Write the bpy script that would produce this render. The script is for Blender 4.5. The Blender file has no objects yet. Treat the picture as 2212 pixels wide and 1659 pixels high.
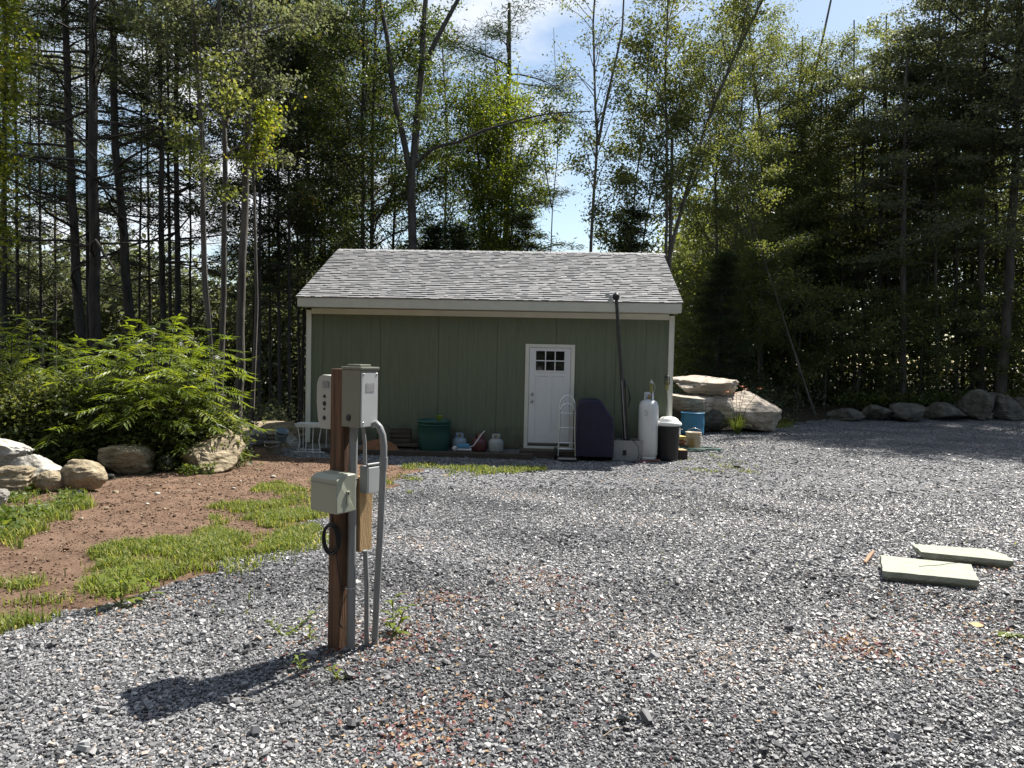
import bpy, math, random
import numpy as np
from mathutils import Vector, Matrix

# ------------------------------------------------------------------ camera, sky, sun, exposure
S = bpy.context.scene
COL = S.collection
F = 1584.0                      # focal length in pixels of a 2212-pixel-wide picture
PITCH, ROLL = math.radians(1.87), math.radians(1.2)
CAM = Vector((0, 0, 1.6))
fw = Vector((0, math.cos(PITCH), -math.sin(PITCH)))
r0 = Vector((1, 0, 0)); u0 = r0.cross(fw)
rt = r0 * math.cos(ROLL) + u0 * math.sin(ROLL)
up = -r0 * math.sin(ROLL) + u0 * math.cos(ROLL)
cd = bpy.data.cameras.new('camera'); cam = bpy.data.objects.new('camera', cd); COL.objects.link(cam)
cam.matrix_world = Matrix(((rt.x, up.x, -fw.x, CAM.x), (rt.y, up.y, -fw.y, CAM.y), (rt.z, up.z, -fw.z, CAM.z), (0, 0, 0, 1)))
cd.sensor_width = 36; cd.lens = 36 * F / 2212; cd.clip_end = 2000; cd.clip_start = 0.05
S.camera = cam
S.render.resolution_x = 1024; S.render.resolution_y = 768

SUN_EL, SUN_AZ = math.radians(55), math.radians(45)   # azimuth from +Y towards +X
sund = Vector((math.sin(SUN_AZ) * math.cos(SUN_EL), math.cos(SUN_AZ) * math.cos(SUN_EL), math.sin(SUN_EL)))
sl = bpy.data.lights.new('sun', 'SUN'); sl.energy = 5.0; sl.angle = math.radians(0.53); sl.color = (1, 0.955, 0.88)
so = bpy.data.objects.new('sun', sl); COL.objects.link(so); so.rotation_euler = sund.to_track_quat('Z', 'Y').to_euler(); so.location = (10, 10, 30)

W = bpy.data.worlds.new("World"); S.world = W; W.use_nodes = True
nt = W.node_tree; N = nt.nodes; L = nt.links; N.clear()
out = N.new('ShaderNodeOutputWorld'); bg = N.new('ShaderNodeBackground'); bg.inputs['Strength'].default_value = 0.06
sky = N.new('ShaderNodeTexSky'); sky.sky_type = 'NISHITA'; sky.sun_disc = False
sky.sun_elevation = SUN_EL; sky.sun_rotation = SUN_AZ; sky.air_density = 1.0; sky.dust_density = 0.6; sky.ozone_density = 1.5
tc = N.new('ShaderNodeTexCoord')
sep = N.new('ShaderNodeSeparateXYZ'); L.new(tc.outputs['Generated'], sep.inputs[0])
zz = N.new('ShaderNodeMath'); zz.operation = 'ADD'; zz.inputs[1].default_value = 0.18; L.new(sep.outputs[2], zz.inputs[0])
zm = N.new('ShaderNodeMath'); zm.operation = 'MAXIMUM'; zm.inputs[1].default_value = 0.08; L.new(zz.outputs[0], zm.inputs[0])
cb = N.new('ShaderNodeCombineXYZ')
for k in (0, 1):
    dv = N.new('ShaderNodeMath'); dv.operation = 'DIVIDE'; L.new(sep.outputs[k], dv.inputs[0]); L.new(zm.outputs[0], dv.inputs[1]); L.new(dv.outputs[0], cb.inputs[k])
no = N.new('ShaderNodeTexNoise'); no.inputs['Scale'].default_value = 1.5; no.inputs['Detail'].default_value = 8; no.inputs['Roughness'].default_value = 0.58
mp = N.new('ShaderNodeMapping'); mp.inputs['Location'].default_value = (3.1, 0.4, 0); L.new(cb.outputs[0], mp.inputs[0]); L.new(mp.outputs[0], no.inputs['Vector'])
rp = N.new('ShaderNodeValToRGB'); rp.color_ramp.elements[0].position = 0.50; rp.color_ramp.elements[1].position = 0.66
# more cloud towards the left (west) of the view
lx = N.new('ShaderNodeMath'); lx.operation = 'MULTIPLY_ADD'; lx.inputs[1].default_value = -0.16; lx.inputs[2].default_value = 0.0
L.new(sep.outputs[0], lx.inputs[0])
ad = N.new('ShaderNodeMath'); ad.operation = 'ADD'; L.new(no.outputs['Fac'], ad.inputs[0]); L.new(lx.outputs[0], ad.inputs[1])
L.new(ad.outputs[0], rp.inputs[0])
mx = N.new('ShaderNodeMixRGB'); mx.inputs[2].default_value = (7.6, 7.9, 8.3, 1)
gain = N.new('ShaderNodeMixRGB'); gain.blend_type = 'MULTIPLY'; gain.inputs[0].default_value = 1; gain.inputs[2].default_value = (1.45, 1.35, 1.2, 1)
L.new(sky.outputs[0], gain.inputs[1]); L.new(gain.outputs[0], mx.inputs[1])
L.new(rp.outputs[0], mx.inputs[0]); L.new(mx.outputs[0], bg.inputs['Color']); L.new(bg.outputs[0], out.inputs[0])
S.view_settings.view_transform = 'Standard'; S.view_settings.look = 'None'
S.view_settings.exposure = 1.2; S.view_settings.gamma = 1
S.cycles.max_bounces = 6; S.cycles.diffuse_bounces = 3; S.cycles.glossy_bounces = 2; S.cycles.transmission_bounces = 4; S.cycles.transparent_max_bounces = 6

rng = np.random.default_rng(7); random.seed(7)
PI = math.pi

# ------------------------------------------------------------------ ground height and pixel helpers
def ss(a, b, t):
    t = np.clip((np.asarray(t, float) - a) / (b - a), 0, 1); return t * t * (3 - 2 * t)
def zg(x, y):
    x = np.asarray(x, float); y = np.asarray(y, float)
    z = -0.35 * ss(3, 13, y)
    left = 1 - ss(3.5, 7.5, x)
    z = z - left * np.maximum(y - 21, 0) * 0.13 * (1 - 0.5 * ss(40, 120, y)) 
    z = z + (1 - left) * ss(24, 30, y) * 0.35
    z = z + 0.012 * np.sin(1.3 * x + 0.7 * y) * np.cos(0.9 * y - 0.5 * x)
    dirt = 1 - ss(-3.2, -2.2, x + 0.12 * (y - 6))
    z = z + dirt * ss(4, 6, y) * (0.02 * np.sin(5.1 * x + 1.1 * y) * np.sin(3.7 * y - x) + 0.012 * np.sin(11 * x + 4 * y) * np.cos(9 * y))
    return z
def ray(u, v): return fw + rt * ((u - 1106) / F) + up * ((829.5 - v) / F)
def D(u, v, d):
    r = ray(u, v); return CAM + r * (d / r.y)
def PZ(u, v, z):
    r = ray(u, v); return CAM + r * ((z - CAM.z) / r.z)
def G(u, v):
    r = ray(u, v); t = 1.0
    while t < 90:
        p = CAM + r * t
        if p.z <= float(zg(p.x, p.y)): break
        t += 0.02
    return Vector((p.x, p.y, float(zg(p.x, p.y))))

# ------------------------------------------------------------------ materials
MATS = {}
def mat(name, col, rough=0.7, var=0.15, scale=8.0, bump=0.0, bscale=60.0, metal=0.0, col2=None, spec=0.4, stretch=(1, 1, 1), detail=5, coat=0.0):
    if name in MATS: return MATS[name]
    m = bpy.data.materials.new(name); m.use_nodes = True; t = m.node_tree; n = t.nodes; l = t.links
    b = n['Principled BSDF']; b.inputs['Roughness'].default_value = rough; b.inputs['Metallic'].default_value = metal
    b.inputs['Specular IOR Level'].default_value = spec; b.inputs['Coat Weight'].default_value = coat
    c = n.new('ShaderNodeTexCoord'); mpn = n.new('ShaderNodeMapping'); mpn.inputs['Scale'].default_value = stretch; l.new(c.outputs['Object'], mpn.inputs[0])
    ns = n.new('ShaderNodeTexNoise'); ns.inputs['Scale'].default_value = scale; ns.inputs['Detail'].default_value = detail; ns.inputs['Roughness'].default_value = 0.6; l.new(mpn.outputs[0], ns.inputs['Vector'])
    r = n.new('ShaderNodeValToRGB'); e = r.color_ramp.elements; e[0].position = 0.3; e[1].position = 0.7
    if col2 is None:
        a = [max(0, q * (1 - var)) for q in col]; d = [min(1, q * (1 + var)) for q in col]
    else: a, d = col, col2
    e[0].color = (*a, 1); e[1].color = (*d, 1)
    l.new(ns.outputs['Fac'], r.inputs[0]); l.new(r.outputs[0], b.inputs['Base Color'])
    if bump > 0:
        n2 = n.new('ShaderNodeTexNoise'); n2.inputs['Scale'].default_value = bscale; n2.inputs['Detail'].default_value = 6; l.new(mpn.outputs[0], n2.inputs['Vector'])
        bp = n.new('ShaderNodeBump'); bp.inputs['Strength'].default_value = bump; bp.inputs['Distance'].default_value = 0.02
        l.new(n2.outputs['Fac'], bp.inputs['Height']); l.new(bp.outputs[0], b.inputs['Normal'])
    MATS[name] = m; return m

def tone_mat(name, ramp, rough=0.6, spec=0.4, transl=0.0, tcol=None, bump=0.0):
    """colour looked up per piece from the mesh attribute 'tone'; optional light passing through (leaves)"""
    if name in MATS: return MATS[name]
    m = bpy.data.materials.new(name); m.use_nodes = True; t = m.node_tree; n = t.nodes; l = t.links
    b = n['Principled BSDF']; b.inputs['Roughness'].default_value = rough; b.inputs['Specular IOR Level'].default_value = spec
    at = n.new('ShaderNodeAttribute'); at.attribute_name = 'tone'
    r = n.new('ShaderNodeValToRGB'); el = r.color_ramp.elements
    el[0].position = ramp[0][0]; el[0].color = (*ramp[0][1], 1); el[1].position = ramp[-1][0]; el[1].color = (*ramp[-1][1], 1)
    for p, c in ramp[1:-1]:
        q = el.new(p); q.color = (*c, 1)
    l.new(at.outputs['Fac'], r.inputs[0]); l.new(r.outputs[0], b.inputs['Base Color'])
    if bump > 0:
        c = n.new('ShaderNodeTexCoord'); n2 = n.new('ShaderNodeTexNoise'); n2.inputs['Scale'].default_value = 120; l.new(c.outputs['Object'], n2.inputs['Vector'])
        bp = n.new('ShaderNodeBump'); bp.inputs['Strength'].default_value = bump; bp.inputs['Distance'].default_value = 0.01
        l.new(n2.outputs['Fac'], bp.inputs['Height']); l.new(bp.outputs[0], b.inputs['Normal'])
    if transl > 0:
        tr = n.new('ShaderNodeBsdfTranslucent')
        g = n.new('ShaderNodeMixRGB'); g.blend_type = 'MULTIPLY'; g.inputs[0].default_value = 1; g.inputs[2].default_value = (*tcol, 1); l.new(r.outputs[0], g.inputs[1]); l.new(g.outputs[0], tr.inputs[0])
        mxs = n.new('ShaderNodeMixShader'); mxs.inputs[0].default_value = transl
        l.new(b.outputs[0], mxs.inputs[1]); l.new(tr.outputs[0], mxs.inputs[2]); l.new(mxs.outputs[0], n['Material Output'].inputs[0])
    MATS[name] = m; return m

white_trim = mat('white_trim', (0.62, 0.62, 0.54), 0.55, 0.05, 3, 0.1, 40)
fascia_m = mat('fascia', (0.50, 0.50, 0.42), 0.6, 0.06, 3, 0.1, 40)
wall_m = mat('sage_siding', (0.128, 0.150, 0.098), 0.75, 0.10, 5, 0.35, 30, stretch=(3, 3, 0.25))
door_m = mat('door_paint', (0.66, 0.67, 0.66), 0.45, 0.03, 2)
def add_splash(m):
    t = m.node_tree; n = t.nodes; l = t.links; b = n['Principled BSDF']; src = b.inputs['Base Color'].links[0].from_socket
    c = n.new('ShaderNodeTexCoord'); sx = n.new('ShaderNodeSeparateXYZ'); l.new(c.outputs['Object'], sx.inputs[0])
    q = n.new('ShaderNodeTexNoise'); q.inputs['Scale'].default_value = 5; q.inputs['Detail'].default_value = 8; l.new(c.outputs['Object'], q.inputs['Vector'])
    a = n.new('ShaderNodeMath'); a.operation = 'MULTIPLY_ADD'; a.inputs[1].default_value = -0.9; l.new(q.outputs['Fac'], a.inputs[0]); l.new(sx.outputs[2], a.inputs[2])
    r = n.new('ShaderNodeMapRange'); r.inputs['From Min'].default_value = -0.35; r.inputs['From Max'].default_value = 0.15; r.inputs['To Min'].default_value = 0.75; r.inputs['To Max'].default_value = 0; l.new(a.outputs[0], r.inputs['Value'])
    mx_ = n.new('ShaderNodeMixRGB'); mx_.inputs[2].default_value = (0.07, 0.055, 0.038, 1); l.new(r.outputs[0], mx_.inputs[0]); l.new(src, mx_.inputs[1]); l.new(mx_.outputs[0], b.inputs['Base Color'])
add_splash(wall_m)
glass_m = mat('dark_glass', (0.012, 0.014, 0.014), 0.04, 0.2, 3, spec=0.9)
metal_m = mat('brushed_metal', (0.45, 0.44, 0.42), 0.35, 0.1, 10, metal=0.9)
alu_m = mat('aluminium', (0.75, 0.75, 0.74), 0.32, 0.06, 10, metal=0.85)
dark_m = mat('black_plastic', (0.015, 0.015, 0.016), 0.5, 0.3, 10)
rubber_m = mat('rubber', (0.02, 0.02, 0.02), 0.8, 0.3, 10)
timber_m = mat('old_timber', (0.07, 0.055, 0.042), 0.85, 0.3, 10, 0.4, 40, stretch=(0.3, 4, 4))
newwood_m = mat('pale_wood', (0.42, 0.28, 0.14), 0.8, 0.2, 9, 0.3, 50, stretch=(4, 4, 0.5))
concrete_m = mat('concrete', (0.25, 0.245, 0.235), 0.85, 0.2, 12, 0.4, 60)

# ------------------------------------------------------------------ mesh helpers
class MB:
    """collects faces, then becomes ONE mesh object"""
    def __init__(s): s.v = []; s.f = []; s.smooth = []
    def add(s, vs, fs, sm=False):
        o = len(s.v); s.v += [tuple(q) for q in vs]; s.f += [tuple(i + o for i in f) for f in fs]; s.smooth += [sm] * len(fs); return s
    def box(s, c, d, M=None):
        x, y, z = d[0] / 2, d[1] / 2, d[2] / 2
        vs = [Vector((sx * x, sy * y, sz * z)) for sz in (-1, 1) for sx, sy in ((-1, -1), (1, -1), (1, 1), (-1, 1))]
        if M is not None: vs = [M @ q for q in vs]
        vs = [q + Vector(c) for q in vs]
        return s.add(vs, [(3, 2, 1, 0), (4, 5, 6, 7), (0, 1, 5, 4), (1, 2, 6, 5), (2, 3, 7, 6), (3, 0, 4, 7)])
    def tube(s, pts, r, n=8, cap=True):
        pts = [Vector(p) for p in pts]; R = r if hasattr(r, '__len__') else [r] * len(pts)
        vs = []; a = None
        for i, p in enumerate(pts):
            t = (pts[min(i + 1, len(pts) - 1)] - pts[max(i - 1, 0)]).normalized()
            if a is None: a = t.orthogonal().normalized()
            a = (a - t * a.dot(t)).normalized(); b = t.cross(a)
            for k in range(n):
                th = 2 * PI * k / n; vs.append(p + (a * math.cos(th) + b * math.sin(th)) * R[i])
        fs = [(i * n + k, i * n + (k + 1) % n, (i + 1) * n + (k + 1) % n, (i + 1) * n + k) for i in range(len(pts) - 1) for k in range(n)]
        s.add(vs, fs, True)
        if cap:
            s.add(vs[:n], [tuple(range(n))[::-1]]); s.add(vs[-n:], [tuple(range(n))])
        return s
    def lathe(s, prof, c=(0, 0, 0), n=28, sx=1, sy=1):
        vs = [(c[0] + r * sx * math.cos(2 * PI * k / n), c[1] + r * sy * math.sin(2 * PI * k / n), c[2] + z) for r, z in prof for k in range(n)]
        m = len(prof)
        fs = [(i * n + k, i * n + (k + 1) % n, (i + 1) * n + (k + 1) % n, (i + 1) * n + k) for i in range(m - 1) for k in range(n)]
        s.add(vs, fs, True)
        return s
    def prism(s, poly, z0, z1):
        n = len(poly); vs = [(x, y, z0) for x, y in poly] + [(x, y, z1) for x, y in poly]
        return s.add(vs, [tuple(range(n))[::-1], tuple(range(n, 2 * n))] + [(i, (i + 1) % n, n + (i + 1) % n, n + i) for i in range(n)])
    def build(s, name, m, parent=None, bevel=0.0, loc=None, rot=None, label=None):
        me = bpy.data.meshes.new(name); me.from_pydata(s.v, [], s.f); me.update()
        me.polygons.foreach_set('use_smooth', s.smooth); me.materials.append(m)
        o = bpy.data.objects.new(name, me); COL.objects.link(o)
        if parent: o.parent = parent
        if loc is not None: o.location = loc
        if rot is not None: o.rotation_euler = rot
        if label: o['label'] = label
        if bevel > 0:
            b = o.modifiers.new('bevel', 'BEVEL'); b.width = bevel; b.segments = 2; b.limit_method = 'ANGLE'
        return o

def fastmesh(name, V, Q, m, tone=None, parent=None, smooth=False, T=None):
    """numpy arrays -> one mesh; Q quads (n,4), T triangles (n,3); tone per vertex"""
    V = np.ascontiguousarray(V, np.float32); nq = 0 if Q is None else len(Q); n3 = 0 if T is None else len(T)
    me = bpy.data.meshes.new(name); me.vertices.add(len(V)); me.vertices.foreach_set('co', V.ravel())
    parts = []
    if nq: parts.append(np.asarray(Q, np.int32).ravel())
    if n3: parts.append(np.asarray(T, np.int32).ravel())
    idx = np.concatenate(parts); me.loops.add(len(idx)); me.loops.foreach_set('vertex_index', idx)
    tot = np.concatenate([np.full(nq, 4, np.int32), np.full(n3, 3, np.int32)]); st = np.concatenate([[0], np.cumsum(tot)[:-1]]).astype(np.int32)
    me.polygons.add(nq + n3); me.polygons.foreach_set('loop_start', st); me.polygons.foreach_set('loop_total', tot)
    me.polygons.foreach_set('use_smooth', np.full(nq + n3, smooth))
    if tone is not None:
        a = me.attributes.new('tone', 'FLOAT', 'POINT'); a.data.foreach_set('value', np.ascontiguousarray(tone, np.float32))
    me.update(calc_edges=True); me.materials.append(m)
    o = bpy.data.objects.new(name, me); COL.objects.link(o)
    if parent: o.parent = parent
    return o

def tag(o, label, cat=None, group=None, kind=None):
    if label: o['label'] = label
    if cat: o['category'] = cat
    if group: o['group'] = group
    if kind: o['kind'] = kind
    return o
def thing(name, label, cat, loc=(0, 0, 0), rz=0.0, group=None):
    e = bpy.data.objects.new(name, None); COL.objects.link(e); e.location = loc; e.rotation_euler = (0, 0, rz)
    e.empty_display_size = 0.1; return tag(e, label, cat, group)

def unit_frames(n, r, flat=0.5):
    """random leaf frames: axis a (length) and b (width)"""
    a = r.normal(size=(n, 3)); a[:, 2] *= flat; a /= np.linalg.norm(a, axis=1)[:, None] + 1e-9
    b = r.normal(size=(n, 3)); b[:, 2] *= flat; b -= a * (a * b).sum(1)[:, None]; b /= np.linalg.norm(b, axis=1)[:, None] + 1e-9
    return a, b
def leaves(P, size, r, asp=0.55, flat=0.6, droop=0.0):
    """rhombic leaves at points P -> verts, quads"""
    n = len(P); a, b = unit_frames(n, r, flat)
    if droop: a[:, 2] -= droop; a /= np.linalg.norm(a, axis=1)[:, None]
    s = (size * r.uniform(0.6, 1.35, n))[:, None]
    V = np.empty((n, 4, 3)); V[:, 0] = P; V[:, 1] = P + a * s * 0.45 + b * s * asp * 0.5; V[:, 2] = P + a * s; V[:, 3] = P + a * s * 0.45 - b * s * asp * 0.5
    V[:, 1:4:2, 2] += (s * 0.06)
    return V.reshape(-1, 3), np.arange(4 * n).reshape(-1, 4)

# ------------------------------------------------------------------ ground sheets
def inpoly(X, Y, poly):
    c = np.zeros(X.shape, bool); n = len(poly)
    for i in range(n):
        x1, y1 = poly[i][:2]; x2, y2 = poly[(i + 1) % n][:2]
        if y1 == y2: continue
        c ^= ((y1 > Y) != (y2 > Y)) & (X < (x2 - x1) * (Y - y1) / (y2 - y1) + x1)
    return c
def W2(*pts): return [tuple(G(u, v)[:2]) for u, v in pts]
GRAVEL = [(-5.2, -4)] + W2((0, 1375), (150, 1322), (340, 1262), (480, 1232), (580, 1192), (690, 1142), (720, 1098), (830, 1058), (900, 1014)) + \
    [(-2.6, 13.6), (-4.6, 14.2), (-4.6, 15.0), (-4.3, 20.5), (3.9, 20.5), (4.6, 20.4)] + W2((1690, 914), (1800, 905), (2000, 903), (2212, 908)) + [(34, 24), (34, -4)]
DIRT = [(-5.2, -4), (-16, -4), (-16, 9.0)] + W2((0, 1080), (230, 1040), (330, 1010), (430, 1000)) + [(-5.9, 14.6), (-4.6, 15.6), (-4.3, 20), (0, 18), (0, -4)]
def wob(X, Y, a=0.12):
    return X + a * np.sin(3.1 * Y + 1.7 * X) + a * 0.6 * np.sin(7.3 * Y - 4.1 * X), Y + a * np.sin(2.7 * X - 2.2 * Y) + a * 0.6 * np.cos(8.1 * X + 3 * Y)

def lines(a, b, st, lo, hi):
    g = list(np.arange(a, b + 1e-6, st)); s = st
    q = b
    while q < hi: s *= 1.35; q += s; g.append(q)
    s = st; q = a
    while q > lo: s *= 1.35; q -= s; g.insert(0, q)
    return np.array(g)
gx = lines(-9, 12, 0.10, -500, 500); gy = lines(1.0, 27, 0.10, -60, 700)
GX, GY = np.meshgrid(gx, gy); GZ = zg(GX, GY)
V = np.stack([GX, GY, GZ], -1).reshape(-1, 3); nx, ny = len(gx), len(gy)
ii, jj = np.meshgrid(np.arange(nx - 1), np.arange(ny - 1)); q0 = (jj * nx + ii).ravel()
Q = np.stack([q0, q0 + 1, q0 + nx + 1, q0 + nx], 1)
cx = (GX[:-1, :-1] + GX[1:, 1:]).ravel() / 2; cy = (GY[:-1, :-1] + GY[1:, 1:]).ravel() / 2
wx, wy = wob(cx, cy)
mg = inpoly(wx, wy, GRAVEL); md = inpoly(wx, wy, DIRT) & ~mg

def soil_mat(name, cols, scale, bump, bscale, rough=0.95, vor=0):
    m = bpy.data.materials.new(name); m.use_nodes = True; t = m.node_tree; n = t.nodes; l = t.links; b = n['Principled BSDF']
    b.inputs['Roughness'].default_value = rough; b.inputs['Specular IOR Level'].default_value = 0.2
    c = n.new('ShaderNodeTexCoord'); a = n.new('ShaderNodeTexNoise'); a.inputs['Scale'].default_value = scale; a.inputs['Detail'].default_value = 10; a.inputs['Roughness'].default_value = 0.7; l.new(c.outputs['Object'], a.inputs['Vector'])
    r = n.new('ShaderNodeValToRGB'); el = r.color_ramp.elements
    for i, (p, q) in enumerate(cols):
        e = el[i] if i < 2 else el.new(p); e.position = p; e.color = (*q, 1)
    l.new(a.outputs['Fac'], r.inputs[0]); h = n.new('ShaderNodeTexNoise'); h.inputs['Scale'].default_value = bscale; h.inputs['Detail'].default_value = 8; h.inputs['Roughness'].default_value = 0.75; l.new(c.outputs['Object'], h.inputs['Vector'])
    bp = n.new('ShaderNodeBump'); bp.inputs['Strength'].default_value = bump; bp.inputs['Distance'].default_value = 0.05
    if vor:
        vo = n.new('ShaderNodeTexVoronoi'); vo.inputs['Scale'].default_value = vor; mpp = n.new('ShaderNodeMapping'); mpp.inputs['Scale'].default_value = (1, 1.25, 1); l.new(c.outputs['Object'], mpp.inputs[0]); l.new(mpp.outputs[0], vo.inputs['Vector'])
        sp = n.new('ShaderNodeSeparateColor'); l.new(vo.outputs['Color'], sp.inputs[0])
        r2 = n.new('ShaderNodeValToRGB'); e = r2.color_ramp.elements; e[0].color = (0.035, 0.036, 0.04, 1); e[1].color = (0.34, 0.34, 0.355, 1)
        e2 = e.new(0.6); e2.color = (0.12, 0.122, 0.13, 1)
        l.new(sp.outputs[0], r2.inputs[0]); mm = n.new('ShaderNodeMixRGB'); mm.blend_type = 'MULTIPLY'; mm.inputs[0].default_value = 1; l.new(r2.outputs[0], mm.inputs[1]); l.new(r.outputs[0], mm.inputs[2]); l.new(mm.outputs[0], b.inputs['Base Color'])
        av = n.new('ShaderNodeMath'); av.operation = 'ADD'; l.new(sp.outputs[1], av.inputs[0]); sc = n.new('ShaderNodeMath'); sc.operation = 'MULTIPLY'; sc.inputs[1].default_value = -1.5; l.new(vo.outputs['Distance'], sc.inputs[0]); l.new(sc.outputs[0], av.inputs[1])
        l.new(av.outputs[0], bp.inputs['Height']); bp.inputs['Distance'].default_value = 0.015
    else:
        l.new(r.outputs[0], b.inputs['Base Color']); l.new(h.outputs['Fac'], bp.inputs['Height'])
    l.new(bp.outputs[0], b.inputs['Normal']); return m
floor_m = soil_mat('forest_floor', [(0.3, (0.02, 0.016, 0.01)), (0.7, (0.06, 0.045, 0.028))], 4, 0.8, 12)
dirt_m = soil_mat('dirt', [(0.25, (0.085, 0.05, 0.033)), (0.75, (0.25, 0.165, 0.115)), (0.5, (0.165, 0.104, 0.07))], 3, 1.0, 14)
gravel_m = soil_mat('gravel_bed', [(0.3, (0.85, 0.85, 0.85)), (0.7, (1.45, 1.44, 1.42))], 0.6, 1.0, 10, 0.8, vor=38)
def sub(name, mask, m):
    q = Q[mask]; used, inv = np.unique(q, return_inverse=True)
    return fastmesh(name, V[used], inv.reshape(-1, 4), m, smooth=True)
tag(sub('ground', ~(mg | md), floor_m), 'dark forest floor of leaf litter under the trees', kind='structure')
tag(sub('dirt_path', md, dirt_m), 'bare reddish brown dirt between boulders and grass', kind='structure')
tag(sub('gravel_driveway', mg, gravel_m), 'broad grey crushed stone driveway in front of the shed', kind='structure')

# ------------------------------------------------------------------ gravel chips, loose on the drive
def chips(n, y0, y1, size, r, hgt=0.35):
    y = np.sqrt(r.uniform(y0 ** 2, y1 ** 2, n)); x = r.uniform(-0.76, 0.76, n) * y
    wx, wy = wob(x, y); k = inpoly(wx, wy, GRAVEL)
    # worn, finer bands and coarser heaps
    x, y = x[k], y[k]; n = len(x)
    s = size * r.lognormal(0, 0.33, n) * (0.85 + 0.3 * ss(4.5, 2.8, y))
    ang = r.uniform(0, 2 * PI, n); asp = r.uniform(0.45, 0.95, n); th = s * r.uniform(0.18, hgt, n)
    base = np.array([(-1, -1), (1, -1), (1, 1), (-1, 1)], float)
    B = base[None] * (1 + r.uniform(-0.42, 0.3, (n, 4, 2))); B[:, :, 0] *= (s / 2)[:, None]; B[:, :, 1] *= (s * asp / 2)[:, None]
    T = B * r.uniform(0.72, 0.98, (n, 1, 1))
    P = np.concatenate([np.concatenate([B, np.zeros((n, 4, 1)) - th[:, None, None] * 0.5], 2), np.concatenate([T, np.zeros((n, 4, 1)) + th[:, None, None] * 0.5], 2)], 1)
    sg = 0.24 if y0 < 8 else 0.17; tx = r.normal(0, sg, n); ty = r.normal(0, sg, n)
    c, s1 = np.cos(tx)[:, None], np.sin(tx)[:, None]; yy = P[:, :, 1] * c - P[:, :, 2] * s1; z2 = P[:, :, 1] * s1 + P[:, :, 2] * c
    c, s1 = np.cos(ty)[:, None], np.sin(ty)[:, None]; xx = P[:, :, 0] * c + z2 * s1; z3 = -P[:, :, 0] * s1 + z2 * c
    c, s1 = np.cos(ang)[:, None], np.sin(ang)[:, None]; X = xx * c - yy * s1 + x[:, None]; Y = xx * s1 + yy * c + y[:, None]
    Z = z3 + (zg(x, y) + s * r.uniform(0.02, 0.28, n))[:, None]
    V = np.stack([X, Y, Z], -1).reshape(-1, 3)
    f = np.array([(4, 5, 6, 7), (0, 1, 5, 4), (1, 2, 6, 5), (2, 3, 7, 6), (3, 0, 4, 7)])
    Q = (np.arange(n)[:, None, None] * 8 + f[None]).reshape(-1, 4)
    tone = np.repeat(stone_tone(x, y, n, r), 8)
    return V, Q, tone
def slivers(n, y0, y1, size, r):
    y = np.sqrt(r.uniform(y0 ** 2, y1 ** 2, n)); x = r.uniform(-0.76, 0.76, n) * y
    wx, wy = wob(x, y); k = inpoly(wx, wy, GRAVEL); x, y = x[k], y[k]; n = len(x)
    s = size * r.lognormal(0, 0.36, n); asp = r.uniform(0.4, 0.85, n); th = s * r.uniform(0.12, 0.38, n); ang = r.uniform(0, 2 * PI, n)
    a = np.arange(6) * PI / 3 + r.uniform(-0.38, 0.38, (n, 6)); rad = r.uniform(0.62, 1.12, (n, 6))
    B = np.stack([np.cos(a) * rad * (s / 2)[:, None], np.sin(a) * rad * (s * asp / 2)[:, None]], -1)
    T = B * r.uniform(0.7, 0.95, (n, 1, 1)) + r.normal(0, 0.04, (n, 1, 2)) * s[:, None, None]; h = th[:, None, None] * np.ones((1, 6, 1))
    P = np.concatenate([np.concatenate([B, -h * .5], 2), np.concatenate([T, h * .5 * r.uniform(0.7, 1.1, (n, 6, 1))], 2)], 1)
    tx = r.normal(0, 0.29, n); ty = r.normal(0, 0.29, n)
    c, q = np.cos(tx)[:, None], np.sin(tx)[:, None]; yy = P[:, :, 1] * c - P[:, :, 2] * q; z2 = P[:, :, 1] * q + P[:, :, 2] * c
    c, q = np.cos(ty)[:, None], np.sin(ty)[:, None]; xx = P[:, :, 0] * c + z2 * q; z3 = -P[:, :, 0] * q + z2 * c
    c, q = np.cos(ang)[:, None], np.sin(ang)[:, None]; X = xx * c - yy * q + x[:, None]; Y = xx * q + yy * c + y[:, None]
    Z = z3 + (zg(x, y) + s * r.uniform(0.0, 0.4, n))[:, None]
    V = np.stack([X, Y, Z], -1).reshape(-1, 3)
    f = np.array([(6, 7, 8, 9), (9, 10, 11, 6)] + [(i, (i + 1) % 6, 6 + (i + 1) % 6, 6 + i) for i in range(6)])
    return V, (np.arange(n)[:, None, None] * 12 + f[None]).reshape(-1, 4), np.repeat(stone_tone(x, y, n, r), 12)
def stone_tone(x, y, n, r):
    band = np.sin(0.9 * x + 2.3 * y + 0.8 * np.sin(1.7 * x)) * np.sin(0.7 * x - 0.9 * y + 1.3) + 0.5 * np.sin(3.1 * x + 1.1) * np.sin(2.6 * y + 0.7 * x)
    t = r.beta(1.5, 2.3, n); return np.clip(t * (1 + 0.24 * band) + 0.09 * band + 0.06 * ss(7, 14, y), 0, 1)
def merge(parts):
    Vs, Qs, Ts = [], [], []; o = 0
    for v, q, t in parts: Vs.append(v); Qs.append(q + o); Ts.append(t); o += len(v)
    return np.concatenate(Vs), np.concatenate(Qs), np.concatenate(Ts)
v, q, t = merge([slivers(215000, 2.3, 5.4, 0.0155, rng), slivers(12000, 2.3, 6, 0.025, rng), chips(210000, 5.4, 11, 0.019, rng, 0.5), chips(110000, 11, 25, 0.032, rng), slivers(160, 2.4, 8, 0.036, rng)])
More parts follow.
